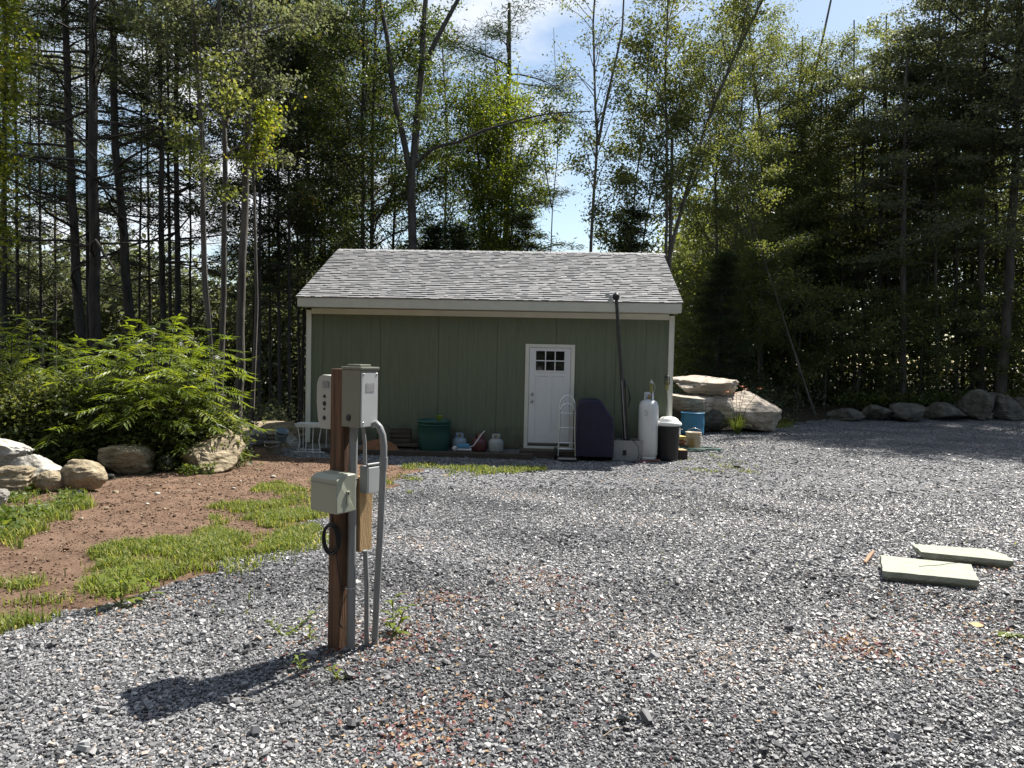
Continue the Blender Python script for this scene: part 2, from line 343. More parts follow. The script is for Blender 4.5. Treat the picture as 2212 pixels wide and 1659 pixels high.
chip_m = tone_mat('stone_chips', [(0.0, (0.045, 0.045, 0.048)), (0.3, (0.108, 0.108, 0.112)), (0.6, (0.215, 0.215, 0.22)), (0.9, (0.36, 0.36, 0.36)), (1.0, (0.36, 0.28, 0.22))], rough=0.5, spec=0.5)
tag(fastmesh('gravel_stones', v, q, chip_m, t), 'loose angular grey stone chips covering the driveway', 'gravel', kind='stuff')

def clods(n, size, r, poly=DIRT):
    global GRAVEL
    keep = GRAVEL; GRAVEL = poly; v, q, t = chips(n, 4, 16, size, r, 0.8); GRAVEL = keep
    c = v[::8]; wx, wy = wob(c[:, 0], c[:, 1]); k = ~inpoly(wx, wy, keep); v = v.reshape(-1, 8, 3)[k].reshape(-1, 3); return v, q[:len(q) // len(k) * k.sum()], t[:len(v)]
v, q, t = merge([clods(90000, 0.014, rng), clods(4000, 0.026, rng), clods(250, 0.05, rng)])
tag(fastmesh('soil_clods', v, q, tone_mat('clods', [(0, (0.06, 0.037, 0.025)), (0.5, (0.14, 0.09, 0.06)), (0.9, (0.22, 0.155, 0.11)), (1, (0.34, 0.29, 0.23))], 0.95, 0.15), t), 'crumbly brown soil lumps on the bare dirt', 'soil', kind='stuff')

# ------------------------------------------------------------------ grass, litter
def blades(P, h, w, r, lean=0.5):
    n = len(P); az = r.uniform(0, 2 * PI, n); d = np.stack([np.cos(az), np.sin(az), np.zeros(n)], 1); sd = np.stack([-np.sin(az), np.cos(az), np.zeros(n)], 1)
    H = (h * r.uniform(0.5, 1.4, n))[:, None]; Wd = (w * r.uniform(0.7, 1.3, n))[:, None]; ln = (lean * r.uniform(0.2, 1.5, n))[:, None]
    zc = np.array([0, 0, 1.0])[None]
    m = P + zc * H * 0.6 + d * H * ln * 0.35; tp = P + zc * H * (1 - 0.25 * ln) + d * H * ln
    V = np.stack([P - sd * Wd, P + sd * Wd, m + sd * Wd * 0.8, m - sd * Wd * 0.8, tp + sd * Wd * 0.12, tp - sd * Wd * 0.12], 1).reshape(-1, 3)
    f = np.array([(0, 1, 2, 3), (3, 2, 4, 5)]); Q = (np.arange(n)[:, None, None] * 6 + f[None]).reshape(-1, 4)
    return V, Q, np.repeat(r.uniform(0, 1, n), 6)
_br = np.random.default_rng(77); _bd = _br.normal(size=(14, 2)); _bd /= np.linalg.norm(_bd, axis=1)[:, None]; _bf = np.exp(_br.uniform(math.log(1.6), math.log(22), 14)); _bp = _br.uniform(0, 6.28, 14)
def blotch(x, y):
    o = 0
    for d, f, p in zip(_bd, _bf, _bp): o = o + np.sin((x * d[0] + y * d[1]) * f + p + 0.9 * np.sin((x * d[1] - y * d[0]) * f * 0.6 + 2 * p)) / (1 + 0.12 * f)
    return o * 0.55 - 0.25
def scatter_poly(poly, n, r, clump=0.0, thr=0.0):
    P = np.array(poly); lo, hi = P.min(0), P.max(0); x = r.uniform(lo[0], hi[0], n * 3); y = r.uniform(lo[1], hi[1], n * 3)
    wx, wy = wob(x, y, 0.15); k = inpoly(wx, wy, poly)
    f = blotch(x, y); k &= (f > thr + r.normal(0, 0.35, len(x)))
    x, y = x[k][:n], y[k][:n]; return np.stack([x, y, zg(x, y)], 1)
grass_m = tone_mat('grass', [(0, (0.07, 0.105, 0.02)), (0.55, (0.15, 0.195, 0.04)), (0.88, (0.25, 0.28, 0.075)), (1, (0.40, 0.35, 0.18))], 0.55, 0.3, 0.45, (1.6, 1.5, 0.9))
gparts = []
GR = [
    (W2((0, 1382), (0, 1258), (130, 1222), (330, 1180), (420, 1135), (560, 1085), (640, 1060), (700, 1095), (700, 1150), (580, 1205), (430, 1240), (340, 1255), (180, 1300), (130, 1345)), 15000, 0.065, -0.1),
    (W2((450, 1130), (540, 1060), (640, 1035), (700, 1050), (870, 1055), (720, 1120), (560, 1150)), 7000, 0.06, 0.15),
    (W2((820, 1060), (860, 1005), (1010, 1008), (1180, 1010), (1160, 1024), (960, 1030), (880, 1070)), 4500, 0.06, 0.15),
    (W2((-60, 1170), (0, 1085), (90, 1050), (160, 1070), (190, 1085), (90, 1160), (0, 1200)), 6000, 0.10, -0.5),
    (W2((1480, 985), (1560, 975), (1680, 1000), (1560, 1040), (1440, 1010)), 2200, 0.035, 0.3),
    (W2((1640, 905), (1720, 903), (1720, 925), (1640, 925)), 1500, 0.06, -0.3),
    (W2((-20, 1385), (-20, 1262), (130, 1222), (330, 1175), (480, 1120), (500, 1190), (340, 1255), (180, 1300), (130, 1340)), 9000, 0.065, -0.7),
    (W2((560, 1085), (640, 1050), (700, 1060), (700, 1140), (580, 1190)), 2500, 0.07, -0.8),
    (W2((-40, 1400), (0, 1240), (330, 1165), (600, 1050), (760, 1040), (800, 1110), (640, 1210), (420, 1270), (200, 1335)), 6000, 0.065, 0.6),
    (W2((380, 1330), (760, 1440), (900, 1420), (640, 1180), (420, 1210)), 700, 0.04, 0.95),
    (W2((1180, 1300), (2200, 1200), (2212, 1000), (1100, 1100)), 900, 0.03, 1.0)]
for poly, n, h, thr in GR:
    P = scatter_poly(poly, n, rng, thr=thr); d = P[:, 1].mean(); gparts.append(blades(P, h, 0.0022 + 0.00035 * d, rng, 0.7))
v, q, t = merge(gparts); tag(fastmesh('grass', v, q, grass_m, t), 'patchy bright green grass along the edge of the gravel', 'grass', kind='stuff')
# low leafy weeds by the rocks
wd_m = tone_mat('weeds', [(0, (.045, .075, .018)), (.7, (.10, .14, .03)), (1, (.19, .22, .05))], 0.5, 0.35, 0.4, (1.6, 1.6, 0.8))
wp = []
for poly, n, h in [(W2((-80, 1100), (0, 1060), (120, 1050), (170, 1075), (100, 1130), (0, 1180)), 5000, 0.12), (W2((330, 1030), (400, 985), (500, 1010), (430, 1030)), 4500, 0.18),
                   (W2((120, 1000), (240, 965), (420, 962), (420, 995), (330, 1000), (230, 1020)), 5000, 0.30)]:
    P = scatter_poly(poly, n, rng, thr=-0.3); P[:, 2] += rng.uniform(0, h, len(P)); a, b = leaves(P, 0.055, rng, 0.7, 0.4); wp.append((a, b, np.repeat(rng.uniform(0, 1, len(P)), 4)))
v, q, t = merge(wp); tag(fastmesh('weeds', v, q, wd_m, t), 'low leafy green weeds creeping round the boulders', 'weeds', kind='stuff')
# dead leaves
cl = []
for u, w, rad, n in [(960, 1300, 0.25, 90), (1170, 1255, 0.3, 90), (1860, 1400, 0.22, 120), (2100, 1330, 0.7, 170), (2150, 1420, 0.6, 160), (760, 1400, 0.35, 170), (890, 1380, 0.3, 110), (1250, 1480, 0.9, 130), (880, 1600, 0.3, 130), (1000, 1560, 0.4, 80), (1250, 1320, 0.5, 80), (2180, 1240, 0.4, 80), (340, 1300, 0.4, 60)]:
    g = G(u, w); n = int(n * 1.7); p = rng.normal(0, rad * .6, (n, 2)); x = g.x + p[:, 0]; y = g.y + p[:, 1]; cl.append(np.stack([x, y, zg(x, y) + 0.012 + rng.uniform(0, 0.012, n)], 1))
P = np.concatenate(cl); a, b = leaves(P, 0.026, rng, 0.6, 0.25)
lit_m = tone_mat('dead_leaves', [(0, (0.15, 0.05, 0.065)), (0.5, (0.20, 0.10, 0.07)), (1, (0.42, 0.30, 0.16))], 0.7, 0.2, 0.2, (1.2, 1, 0.8))
tag(fastmesh('leaf_litter', a, b, lit_m, np.repeat(rng.uniform(0, 1, len(P)), 4)), 'small brown and purple dead leaves scattered on the gravel', 'leaf litter', kind='stuff')

# ------------------------------------------------------------------ shed
SH = Vector((-0.52, 15.2, -0.36)); YAW = math.radians(-3.0)
shed = thing('shed', 'sage green wooden shed with grey shingle roof and white door', 'shed', SH, YAW)
HW, DP, WH = 3.79, 5.0, 2.93         # half width, depth, wall height; ground is z = 0 here
EZ, RZ, RY0, RYM = 3.17, 4.545, -0.36, 2.5
# walls: grooved plywood panels on the front
m = MB(); xs = [-HW]; prof = []
seam0 = -HW + 0.33
x = -HW; gl = []
k = -2
while seam0 + k * 0.2033 < HW:
    xx = seam0 + k * 0.2033
    if xx > -HW + 0.02: gl.append((xx, (k % 6) == 0))
    k += 1
prof = [(-HW, 0.0)]
for xx, big in gl:
    w_, d_ = (0.011, 0.012) if big else (0.005, 0.004)
    prof += [(xx - w_ / 2, 0), (xx - w_ / 2, d_), (xx + w_ / 2, d_), (xx + w_ / 2, 0)]
prof.append((HW, 0.0)); prof = [p for p in prof if -HW <= p[0] <= HW]
n = len(prof); m.add([(a, b, 0.12) for a, b in prof] + [(a, b, WH) for a, b in prof], [(i, i + 1, n + i + 1, n + i) for i in range(n - 1)])
m.add([(-HW, 0, .12), (-HW, DP, .12), (-HW, DP, WH), (-HW, DP / 2, 4.34), (-HW, 0, WH)], [(0, 4, 3, 2, 1)])
m.add([(HW, 0, .12), (HW, DP, .12), (HW, DP, WH), (HW, DP / 2, 4.34), (HW, 0, WH)], [(0, 1, 2, 3, 4)])
m.add([(-HW, DP, .12), (HW, DP, .12), (HW, DP, WH), (-HW, DP, WH)], [(0, 3, 2, 1)])
m.build('wall', wall_m, shed)
MB().box((0, DP / 2, 0.06), (2 * HW - 0.02, DP - 0.02, 0.12)).build('foundation', concrete_m, shed)
for sx in (-1, 1):
    MB().box((sx * (HW - 0.035), -0.012, 1.53), (0.095, 0.022, 2.78)).build('corner_trim', white_trim, shed, 0.003)
    MB().box((sx * (HW + 0.012), 0.035, 1.53), (0.022, 0.116, 2.78)).build('corner_trim', white_trim, shed, 0.003)
MB().box((0, -0.012, WH - 0.03), (2 * HW - 0.17, 0.024, 0.115)).build('frieze_board', white_trim, shed, 0.003)
OV = 0.09
MB().box((0, RY0 - 0.012, EZ - 0.115), (2 * (HW + OV), 0.024, 0.185)).build('fascia', fascia_m, shed, 0.003)
MB().box((0, DP - RY0 + 0.012, EZ - 0.115), (2 * (HW + OV), 0.024, 0.185)).build('fascia', fascia_m, shed, 0.003)
MB().box((0, RY0 / 2 - 0.005, WH + 0.045), (2 * (HW + OV) - 0.05, -RY0 - 0.02, 0.015)).build('soffit', fascia_m, shed)
ang = math.atan2(RZ - EZ, RYM - RY0); SL = math.hypot(RZ - EZ, RYM - RY0)
for sx in (-1, 1):
    for sgn, y0 in ((1, RY0), (-1, DP - RY0)):
        mb = MB(); x0, x1 = sx * (HW + OV) - 0.012, sx * (HW + OV) + 0.012; ym = DP / 2
        mb.add([(x0, y0, EZ - .03), (x1, y0, EZ - .03), (x1, ym, RZ - .03), (x0, ym, RZ - .03), (x0, y0, EZ - .17), (x1, y0, EZ - .17), (x1, ym, RZ - .17), (x0, ym, RZ - .17)],
               [(0, 1, 2, 3), (7, 6, 5, 4), (0, 4, 5, 1), (1, 5, 6, 2), (3, 7, 4, 0), (2, 6, 7, 3)]).build('rake_board', fascia_m, shed)
# roof: deck plus every shingle tab
def roof_side(sgn):
    r = np.random.default_rng(11 + sgn); B = []; tn = []
    ca, sa = math.cos(ang), math.sin(ang); half = HW + OV + 0.03
    nC = int(SL / 0.112) + 1; exp = (SL + 0.04) / nC
    for c in range(nC):
        s0 = -0.04 + c * exp; x = -half
        base = r.uniform(-0.04, 0.04)
        while x < half:
            w_ = r.choice([0.08, 0.11, 0.15, 0.2]) * r.uniform(0.85, 1.15); x1 = min(x + w_, half); th = r.choice([0.008, 0.018]); e = r.uniform(-0.004, 0.004)
            pts = []
            for (a, sdist, t_) in ((x, s0 + e, 0.002), (x1, s0 + e, 0.002), (x1, s0 + exp * 1.15, 0), (x, s0 + exp * 1.15, 0)):
                pts.append((a, sdist, 0.004 + (0.012 if t_ else 0)))
            top = [(x, s0 + e, 0.012 + th), (x1, s0 + e, 0.012 + th), (x1, s0 + exp * 1.1, 0.007), (x, s0 + exp * 1.1, 0.007)]
            bot = [(a, b, -0.002) for a, b, _ in top]
            for a, b, h in top + bot:
                y = RY0 + b * ca - h * sa; z = EZ + b * sa + h * ca
                if sgn < 0: y = DP - y
                B.append((a, y, z))
            tn.append(np.clip(0.55 + base + r.normal(0, 0.11) - (0.07 if th < 0.01 else 0), 0, 1)); x = x1 + 0.001
    n = len(tn); f = np.array([(0, 1, 2, 3), (4, 5, 1, 0), (5, 6, 2, 1), (7, 4, 0, 3)])
    if sgn < 0: f = f[:, ::-1]
    return np.array(B), (np.arange(n)[:, None, None] * 8 + f[None]).reshape(-1, 4), np.repeat(tn, 8)
shing_m = tone_mat('shingles', [(0, (0.08, 0.08, 0.085)), (0.45, (0.205, 0.205, 0.21)), (1, (0.36, 0.36, 0.36))], 0.85, 0.3, bump=0.5)
v, q, t = merge([roof_side(1), roof_side(-1)])
fastmesh('roof', v, q, shing_m, t, parent=shed)
mb = MB()
for sgn in (1, -1):
    pts = [(RY0, EZ), (DP / 2, RZ)] if sgn > 0 else [(DP - RY0, EZ), (DP / 2, RZ)]
    h = HW + OV
    a = [(-h, pts[0][0], pts[0][1] - .004), (h, pts[0][0], pts[0][1] - .004), (h, pts[1][0], pts[1][1] - .004), (-h, pts[1][0], pts[1][1] - .004)]
    mb.add(a + [(x, y, z - 0.02) for x, y, z in a], [(0, 1, 2, 3), (7, 6, 5, 4), (0, 4, 5, 1), (1, 5, 6, 2), (3, 7, 4, 0)])
mb.build('roof_deck', fascia_m, shed)
mb = MB(); x = -HW - OV; 
while x < HW + OV - 0.05:
    mb.add([(x, DP / 2 - 0.13, RZ - 0.035), (x + .14, DP / 2 - 0.13, RZ - 0.045), (x + .14, DP / 2, RZ + .02), (x, DP / 2, RZ + .03), (x + .14, DP / 2 + 0.13, RZ - 0.045), (x, DP / 2 + 0.13, RZ - 0.035)], [(0, 1, 2, 3), (3, 2, 4, 5)]); x += 0.135
mb.build('ridge_cap', mat('ridge_shingle', (0.25, 0.25, 0.25), 0.85, 0.25, 6, 0.4, 80), shed)
# door, in shed coordinates: px/m = 104.2 at the wall
def wallx(u): return (D(u, 850, 15.2 ).x - SH.x) / math.cos(YAW) * 0.998
dx0, dx1 = wallx(1133.5), wallx(1239.5); dz0, dz1 = 0.20, 2.30; dc = (dx0 + dx1) / 2; dw = dx1 - dx0
fr = MB(); fr.box((dx0 + .04, -0.016, (dz0 + dz1) / 2), (0.08, 0.03, dz1 - dz0)); fr.box((dx1 - .04, -0.016, (dz0 + dz1) / 2), (0.08, 0.03, dz1 - dz0)); fr.box((dc, -0.016, dz1 - .035), (dw - 0.161, 0.03, 0.07))
fr.build('door_frame', white_trim, shed, 0.004)
sw = dw - 0.17; z0, z1 = dz0 + 0.06, dz1 - 0.075
door = thing('door', None, None, (dc, -0.004, 0)); door.parent = shed; door['label'] = 'white panelled door with six small panes'
wx0, wx1, wz0, wz1 = -0.29, 0.30, z0 + 1.50, z0 + 1.90
mb = MB()
def bx(a, b, c, d, y0, y1): mb.box(((a + b) / 2, (y0 + y1) / 2, (c + d) / 2), (b - a, y1 - y0, d - c))
bx(-sw / 2, wx0, z0, z1, -0.012, 0.0); bx(wx1, sw / 2, z0, z1, -0.012, 0.0); bx(wx0, wx1, wz1, z1, -0.012, 0.0); bx(wx0, wx1, z0, wz0, -0.012, 0.0)
mb.build('door_leaf', door_m, door)
mb = MB()   # raised stiles and rails leave two tall recessed panels
pz1 = wz0 - 0.12
for a, b, c, d in ((-sw / 2 + .003, -sw / 2 + .13, z0 + .003, z1 - .003), (sw / 2 - .13, sw / 2 - .003, z0 + .003, z1 - .003), (-.05, .05, z0 + .2, pz1), (-sw / 2 + .13, sw / 2 - .13, z0 + .003, z0 + .2), (-sw / 2 + .13, sw / 2 - .13, pz1, wz0 - .03), (-sw / 2 + .13, sw / 2 - .13, wz1 + .03, z1 - .003)):
    bx(a, b, c, d, -0.021, -0.0125)
mb.build('door_rail', door_m, door, 0.003)
mb = MB(); bx(wx0, wx1, wz0, wz1, -0.006, -0.001); mb.build('window_pane', glass_m, door)
mb = MB(); t_ = 0.022
bx(wx0 - .03, wx0, wz0 - .03, wz1 + .03, -.03, -.0065); bx(wx1, wx1 + .03, wz0 - .03, wz1 + .03, -.03, -.0065); bx(wx0, wx1, wz0 - .03, wz0, -.03, -.0065); bx(wx0, wx1, wz1, wz1 + .03, -.03, -.0065)
w3 = (wx1 - wx0) / 3
for k in (1, 2): bx(wx0 + k * w3 - t_ / 2, wx0 + k * w3 + t_ / 2, wz0, wz1, -.026, -.0065)
for k in range(3): bx(wx0 + k * w3 + t_ / 2 * (k > 0), wx0 + (k + 1) * w3 - t_ / 2 * (k < 2), (wz0 + wz1) / 2 - t_ / 2, (wz0 + wz1) / 2 + t_ / 2, -.024, -.0065)
mb.build('window_frame', door_m, door)
for hz in (z0 + 1.01, z0 + 0.86):
    h = MB(); h.lathe([(0, -0.055), (0.022, -0.053), (0.026, -0.04), (0.016, -0.022), (0.018, -0.012), (0.033, -0.008), (0.033, 0)], n=16)
    h.build('handle', metal_m, door, loc=(-sw / 2 + 0.065, -0.021, hz), rot=(-PI / 2, 0, 0))
mb = MB(); bx(-sw / 2, sw / 2, z0 - .035, z0, -0.05, 0.02); mb.build('threshold', mat('bronze_sill', (0.12, 0.11, 0.10), 0.5), door)
MB().box((dc, -0.03, dz0 - 0.03), (dw, 0.07, 0.055)).build('door_sill', white_trim, shed, 0.004)
MB().box((dc + .05, -0.25, 0.075), (1.25, 0.42, 0.15)).build('door_step', timber_m, shed, 0.008)
def onshed(lx, ly, lz=0):
    return SH + Matrix.Rotation(YAW, 3, 'Z') @ Vector((lx, ly, lz))

# ------------------------------------------------------------------ things along the shed
def base(u, v, back=None):
    g = G(u, v)
    if back is not None:                       # keep clear of the wall
        wy = SH.y + (g.x - SH.x) * math.tan(YAW) - back
        if g.y > wy and u < 1458:
            for _ in range(4): g.x *= wy / g.y; g.y = wy; wy = SH.y + (g.x - SH.x) * math.tan(YAW) - back
    g.z = float(zg(g.x, g.y)); return g
def px(d): return d / F                       # metres per display pixel at depth d

# long timbers lying in front
tm = thing('timber', 'long dark landscape timber lying on the ground along the shed front', 'timber', onshed(-1.05, -0.72, 0.05), YAW)
MB().box((0, 0, 0.0), (4.1, 0.14, 0.13)).build('beam', timber_m, tm, 0.012)
tm2 = thing('timber', 'second dark timber lying behind the long front one, touching the step', 'timber', onshed(-1.5, -0.55, 0.05), YAW)
MB().box((0, 0, 0.0), (3.6, 0.13, 0.1)).build('beam', timber_m, tm2, 0.012)

# green bin
g = base(937, 981, 0.42)
bn = thing('rain_barrel', 'large round dark green plastic barrel open at the top against the shed', 'barrel', g)
green_m = mat('green_plastic', (0.02, 0.075, 0.06), 0.5, 0.15, 3)
MB().lathe([(0, 0.02), (0.27, 0.02), (0.29, 0.05), (0.315, 0.4), (0.325, 0.66), (0.345, 0.67), (0.345, 0.70), (0.325, 0.71), (0.305, 0.69), (0.29, 0.3), (0.27, 0.06), (0, 0.05)], n=40).build('barrel_body', green_m, bn)
MB().lathe([(0.318, 0.60), (0.336, 0.605), (0.336, 0.625), (0.318, 0.63)], n=40).build('rim_band', green_m, bn)
cup = thing('cup', 'small yellow green pot standing on the rim of the green barrel', 'pot', g + Vector((0.12, -0.20, 0.712)))
MB().lathe([(0, 0), (0.05, 0), (0.066, 0.095), (0.07, 0.098), (0.06, 0.098), (0.045, 0.01), (0, 0.01)], n=20).build('pot_body', mat('lime_plastic', (0.18, 0.28, 0.05), 0.5), cup)

# small propane tanks
def tank(u, v, col, nm, label):
    g = base(u, v, 0.3); t = thing('propane_tank', label, 'propane tank', g, random.uniform(-0.6, 0.6), 'small propane tanks by the door')
    mm = mat(nm, col, 0.4, 0.08, 4, spec=0.5)
    MB().lathe([(0, 0.05), (0.08, 0.05), (0.135, 0.075), (0.153, 0.12), (0.153, 0.26), (0.14, 0.31), (0.10, 0.345), (0.04, 0.36), (0, 0.362)], n=28).build('cylinder', mm, t)
    MB().lathe([(0.105, 0.0), (0.112, 0.0), (0.112, 0.075), (0.105, 0.075)], n=24).build('foot_ring', mm, t)
    c = MB(); pts = [(0.085 * math.cos(a), 0.085 * math.sin(a)) for a in np.linspace(-PI / 2 + .75, 1.5 * PI - .75, 22)]
    vs = [(x, y, z) for z in (0.35, 0.44) for x, y in pts] + [(x * .95, y * .95, z) for z in (0.35, 0.44) for x, y in pts]; n = len(pts)
    c.add(vs, [(i, i + 1, n + i + 1, n + i) for i in range(n - 1)] + [(2 * n + i + 1, 2 * n + i, 3 * n + i, 3 * n + i + 1) for i in range(n - 1)] + [(n + i, n + i + 1, 3 * n + i + 1, 3 * n + i) for i in range(n - 1)], True)
    c.build('collar', mm, t)
    v_ = MB(); v_.tube([(0, 0, 0.355), (0, 0, 0.41)], 0.016, 10); v_.tube([(0, 0, 0.385), (0, -0.06, 0.385)], 0.013, 8); v_.tube([(0, 0, 0.41), (0, 0, 0.43)], 0.026, 10)
    v_.build('valve', mat('brass', (0.45, 0.33, 0.13), 0.4, metal=0.8), t); return t
tank(992, 977, (0.24, 0.30, 0.34), 'blue_grey_paint', 'pale blue grey propane tank, nearest the green barrel')
tank(1035, 980, (0.12, 0.035, 0.035), 'dull_red_paint', 'dull dark red propane tank, middle one of the three')
tank(1071, 983, (0.34, 0.35, 0.33), 'white_paint', 'off white propane tank nearest the door')
# blue and white pump
g = base(1001, 980, 0.62)
pm = thing('sprayer', 'small blue and white pump tool with slanting pale handle before the propane tanks', 'sprayer', g + Vector((0, 0, 0.10)), 0.05)
MB().box((0, 0, 0.11), (0.24, 0.12, 0.09)).build('housing', mat('blue_plastic', (0.10, 0.26, 0.42), 0.4), pm, 0.02)
MB().box((0.02, 0, 0.045), (0.28, 0.13, 0.04)).build('skid', mat('white_plastic', (0.6, 0.6, 0.58), 0.4), pm, 0.01)
for sx in (-1,): MB().lathe([(0, -0.03), (0.05, -0.03), (0.055, 0), (0.05, 0.03), (0, 0.03)], n=20).build('wheel', MATS['white_plastic'], pm, loc=(-0.17, 0, 0.06), rot=(PI / 2, 0, 0))
MB().tube([(0.12, 0, 0.09), (0.2, 0, 0.12), (0.36, 0.02, 0.36), (0.42, 0.02, 0.42)], 0.012, 8).build('handle', MATS['white_plastic'], pm)

# hand truck
g = base(1224, 994, 0.45); ht = thing('hand_truck', 'silver aluminium hand truck leaning beside the shed door', 'hand truck', g, YAW)
lean = Matrix.Rotation(math.radians(-9), 3, 'X')
def Lx(x, y, z): return lean @ Vector((x, y, z))
hw = 0.155; H = 1.30
m = MB()
for sx in (-1, 1): m.tube([Lx(sx * (hw + .02), 0, 0.08), Lx(sx * hw, 0, 0.5), Lx(sx * hw, 0, 0.95), Lx(sx * (hw - .005), 0, 1.08)], 0.0155, 10)
arc = [Lx((hw - .005) * math.cos(a), 0, 1.08 + 0.21 * math.sin(a)) for a in np.linspace(0, PI, 14)]; m.tube(arc, 0.0155, 10)
m.build('frame', alu_m, ht)
m = MB(); arc = [Lx((hw - .02) * math.cos(a), -0.03, 1.0 + 0.12 * math.sin(a)) for a in np.linspace(0, PI, 12)]; m.tube(arc, 0.013, 8); m.build('handle_loop', alu_m, ht)
for hz in (0.93, 0.64, 0.34, 0.22): MB().tube([Lx(-hw, -.002, hz), Lx(-hw * .5, -.02, hz), Lx(hw * .5, -.02, hz), Lx(hw, -.002, hz)], 0.011, 8).build('crossbar', alu_m, ht)
MB().box(Lx(0, -0.14, 0.03), (0.36, 0.26, 0.008)).build('toe_plate', alu_m, ht)
for sx in (-1, 1):
    w_ = thing('wheel', None, None, (sx * 0.225, 0.07, 0.125)); w_.parent = ht
    MB().lathe([(0.07, -0.03), (0.115, -0.028), (0.125, 0), (0.115, 0.028), (0.07, 0.03)], n=28).build('tyre', rubber_m, w_, rot=(0, PI / 2, 0))
    MB().lathe([(0, -0.02), (0.06, -0.025), (0.071, -0.02), (0.071, 0.02), (0.06, 0.025), (0, 0.02)], n=20).build('rim', metal_m, w_, rot=(0, PI / 2, 0))

# covered grill
g = base(1282, 990, 0.5); gr = thing('covered_grill', 'bulky dark navy cover draped over a grill right of the door', 'covered grill', g, YAW)
navy = mat('navy_cover', (0.010, 0.0085, 0.027), 0.55, 0.25, 4, 0.5, 9)
def cover(*_):
    key = [(-.36, .10), (-.37, .35), (-.365, .65), (-.36, .95), (-.345, 1.13), (-.31, 1.195), (-.2, 1.215), (-.05, 1.22), (.06, 1.215), (.12, 1.18), (.2, 1.06), (.30, .92), (.355, .84), (.375, .7), (.38, .45), (.385, .25), (.39, .10)]
    secs = [(-.30, .90), (-.285, .965), (-.24, .995), (-.1, 1), (.1, 1), (.24, .99), (.285, .95), (.30, .88)]; n = len(key); vs = []
    for j, (y, sc) in enumerate(secs):
        for i, (x, z) in enumerate(key):
            w = 1.2 - z; vs.append((x * sc + .012 * math.sin(9 * y + 5 * z) * w, y * (1 + .06 * w) + (.016 * math.sin(14 * x + 3 * z) * w + .008 * math.sin(31 * x)) * (1 if abs(y) > .2 else 0), .10 + (z - .10) * (sc * .5 + .5)))
    m = MB(); m.add(vs, [(j * n + i, j * n + i + 1, (j + 1) * n + i + 1, (j + 1) * n + i) for j in range(len(secs) - 1) for i in range(n - 1)] + [tuple(range(n))[::-1], tuple(range((len(secs) - 1) * n, len(secs) * n))], True); return m
cover(0, 0, 0).build('cover', navy, gr)
for sx, sy in ((-1, -1), (1, -1), (-1, 1), (1, 1)): MB().tube([(sx * .28 - .02, sy * .2, 0.0), (sx * .28 - .02, sy * .2, 0.3)], 0.016, 8).build('leg', dark_m, gr)
MB().box((-.02, 0, 0.13), (0.56, 0.42, 0.02)).build('shelf', dark_m, gr)

# grey tote with odds and ends
g = base(1350, 992, 0.4); to = thing('storage_tote', 'grey open plastic tote full of odds and ends beside the gas cylinder', 'tote', g, YAW + 0.03)
tote_m = mat('grey_plastic', (0.32, 0.32, 0.31), 0.5, 0.1, 4)
m = MB(); a, b, h = 0.31, 0.21, 0.38
ring = lambda s, z: [(-a * s, -b * s, z), (a * s, -b * s, z), (a * s, b * s, z), (-a * s, b * s, z)]
vs = ring(.88, 0) + ring(1, h) + ring(1.06, h) + ring(1.06, h + .02) + ring(.97, h + .02) + ring(.86, .02)
m.add(vs, [(3, 2, 1, 0)] + [(i * 4 + k, i * 4 + (k + 1) % 4, (i + 1) * 4 + (k + 1) % 4, (i + 1) * 4 + k) for i in range(5) for k in range(4)] + [(20, 21, 22, 23)]); m.build('bin', tote_m, to, 0.006)
MB().box((-0.04, -0.208, 0.16), (0.07, 0.012, 0.10)).build('latch', dark_m, to, 0.003)
r = random.Random(4)
m = MB()
for k in range(9): 
    x = r.uniform(-.2, .2); y = r.uniform(-.1, .1); p0 = Vector((x, y, 0.05)); p1 = Vector((x + r.uniform(-.2, .2), y + r.uniform(-.1, .1), 0.33 + r.uniform(0, .14))); m.tube([p0, (p0 + p1) / 2 + Vector((0, .02, 0)), p1], r.uniform(.012, .03), 7)
tag(m.build('scrap_pile', timber_m, None, loc=g), 'dark jumble of scraps sticking out of the grey tote', 'scraps')
MB().tube([(-.05, -.1, .40), (.1, -.23, .43), (.22, -.25, .3), (.24, -.26, .12), (.21, -.25, .05)], 0.006, 6).build('cable', dark_m, to)

# tall black pole with a round head, leaning on the eave
pb = D(1351, 956, 14.55); pt = D(1331, 640, 14.35)
po = thing('antenna_pole', 'tall black pole with round knob leaning from the tote to the eave', 'pole', pb)
mid = D(1342, 800, 14.5)
MB().tube([(0, 0, 0), mid - pb, pt - pb], [0.042, 0.038, 0.034], 12).build('shaft', mat('black_pipe', (0.035, 0.035, 0.036), 0.45, 0.3, 10), po)
m = MB(); c = pt - pb; m.lathe([(0, 0.075), (0.03, 0.072), (0.035, 0.05), (0.06, 0.04), (0.072, 0), (0.06, -0.05), (0.035, -0.07), (0, -0.075)], c=c, n=20); m.build('knob', dark_m, po)
m = MB(); m.box(c + Vector((-.15, 0, .0)), (0.14, 0.02, 0.07), Matrix.Rotation(.5, 3, 'Y')); m.box(c + Vector((-.10, -.01, -.10)), (0.10, 0.02, 0.09), Matrix.Rotation(-.6, 3, 'Y')); m.tube([c, c + Vector((-.1, 0, -.08))], 0.008, 6)
m.build('bracket', alu_m, po)
q0s, q1s = (mid - pb) * .06, (mid - pb) * .86
MB().tube([q0s + Vector((-.005, -.039, 0)), (q0s + q1s) / 2 + Vector((-.005, -.0375, 0)), q1s + Vector((-.005, -.0355, 0))], .006, 6).build('scale_strip', tote_m, po)
pb = D(1357, 960, 14.6); pt = D(1349, 818, 14.75)
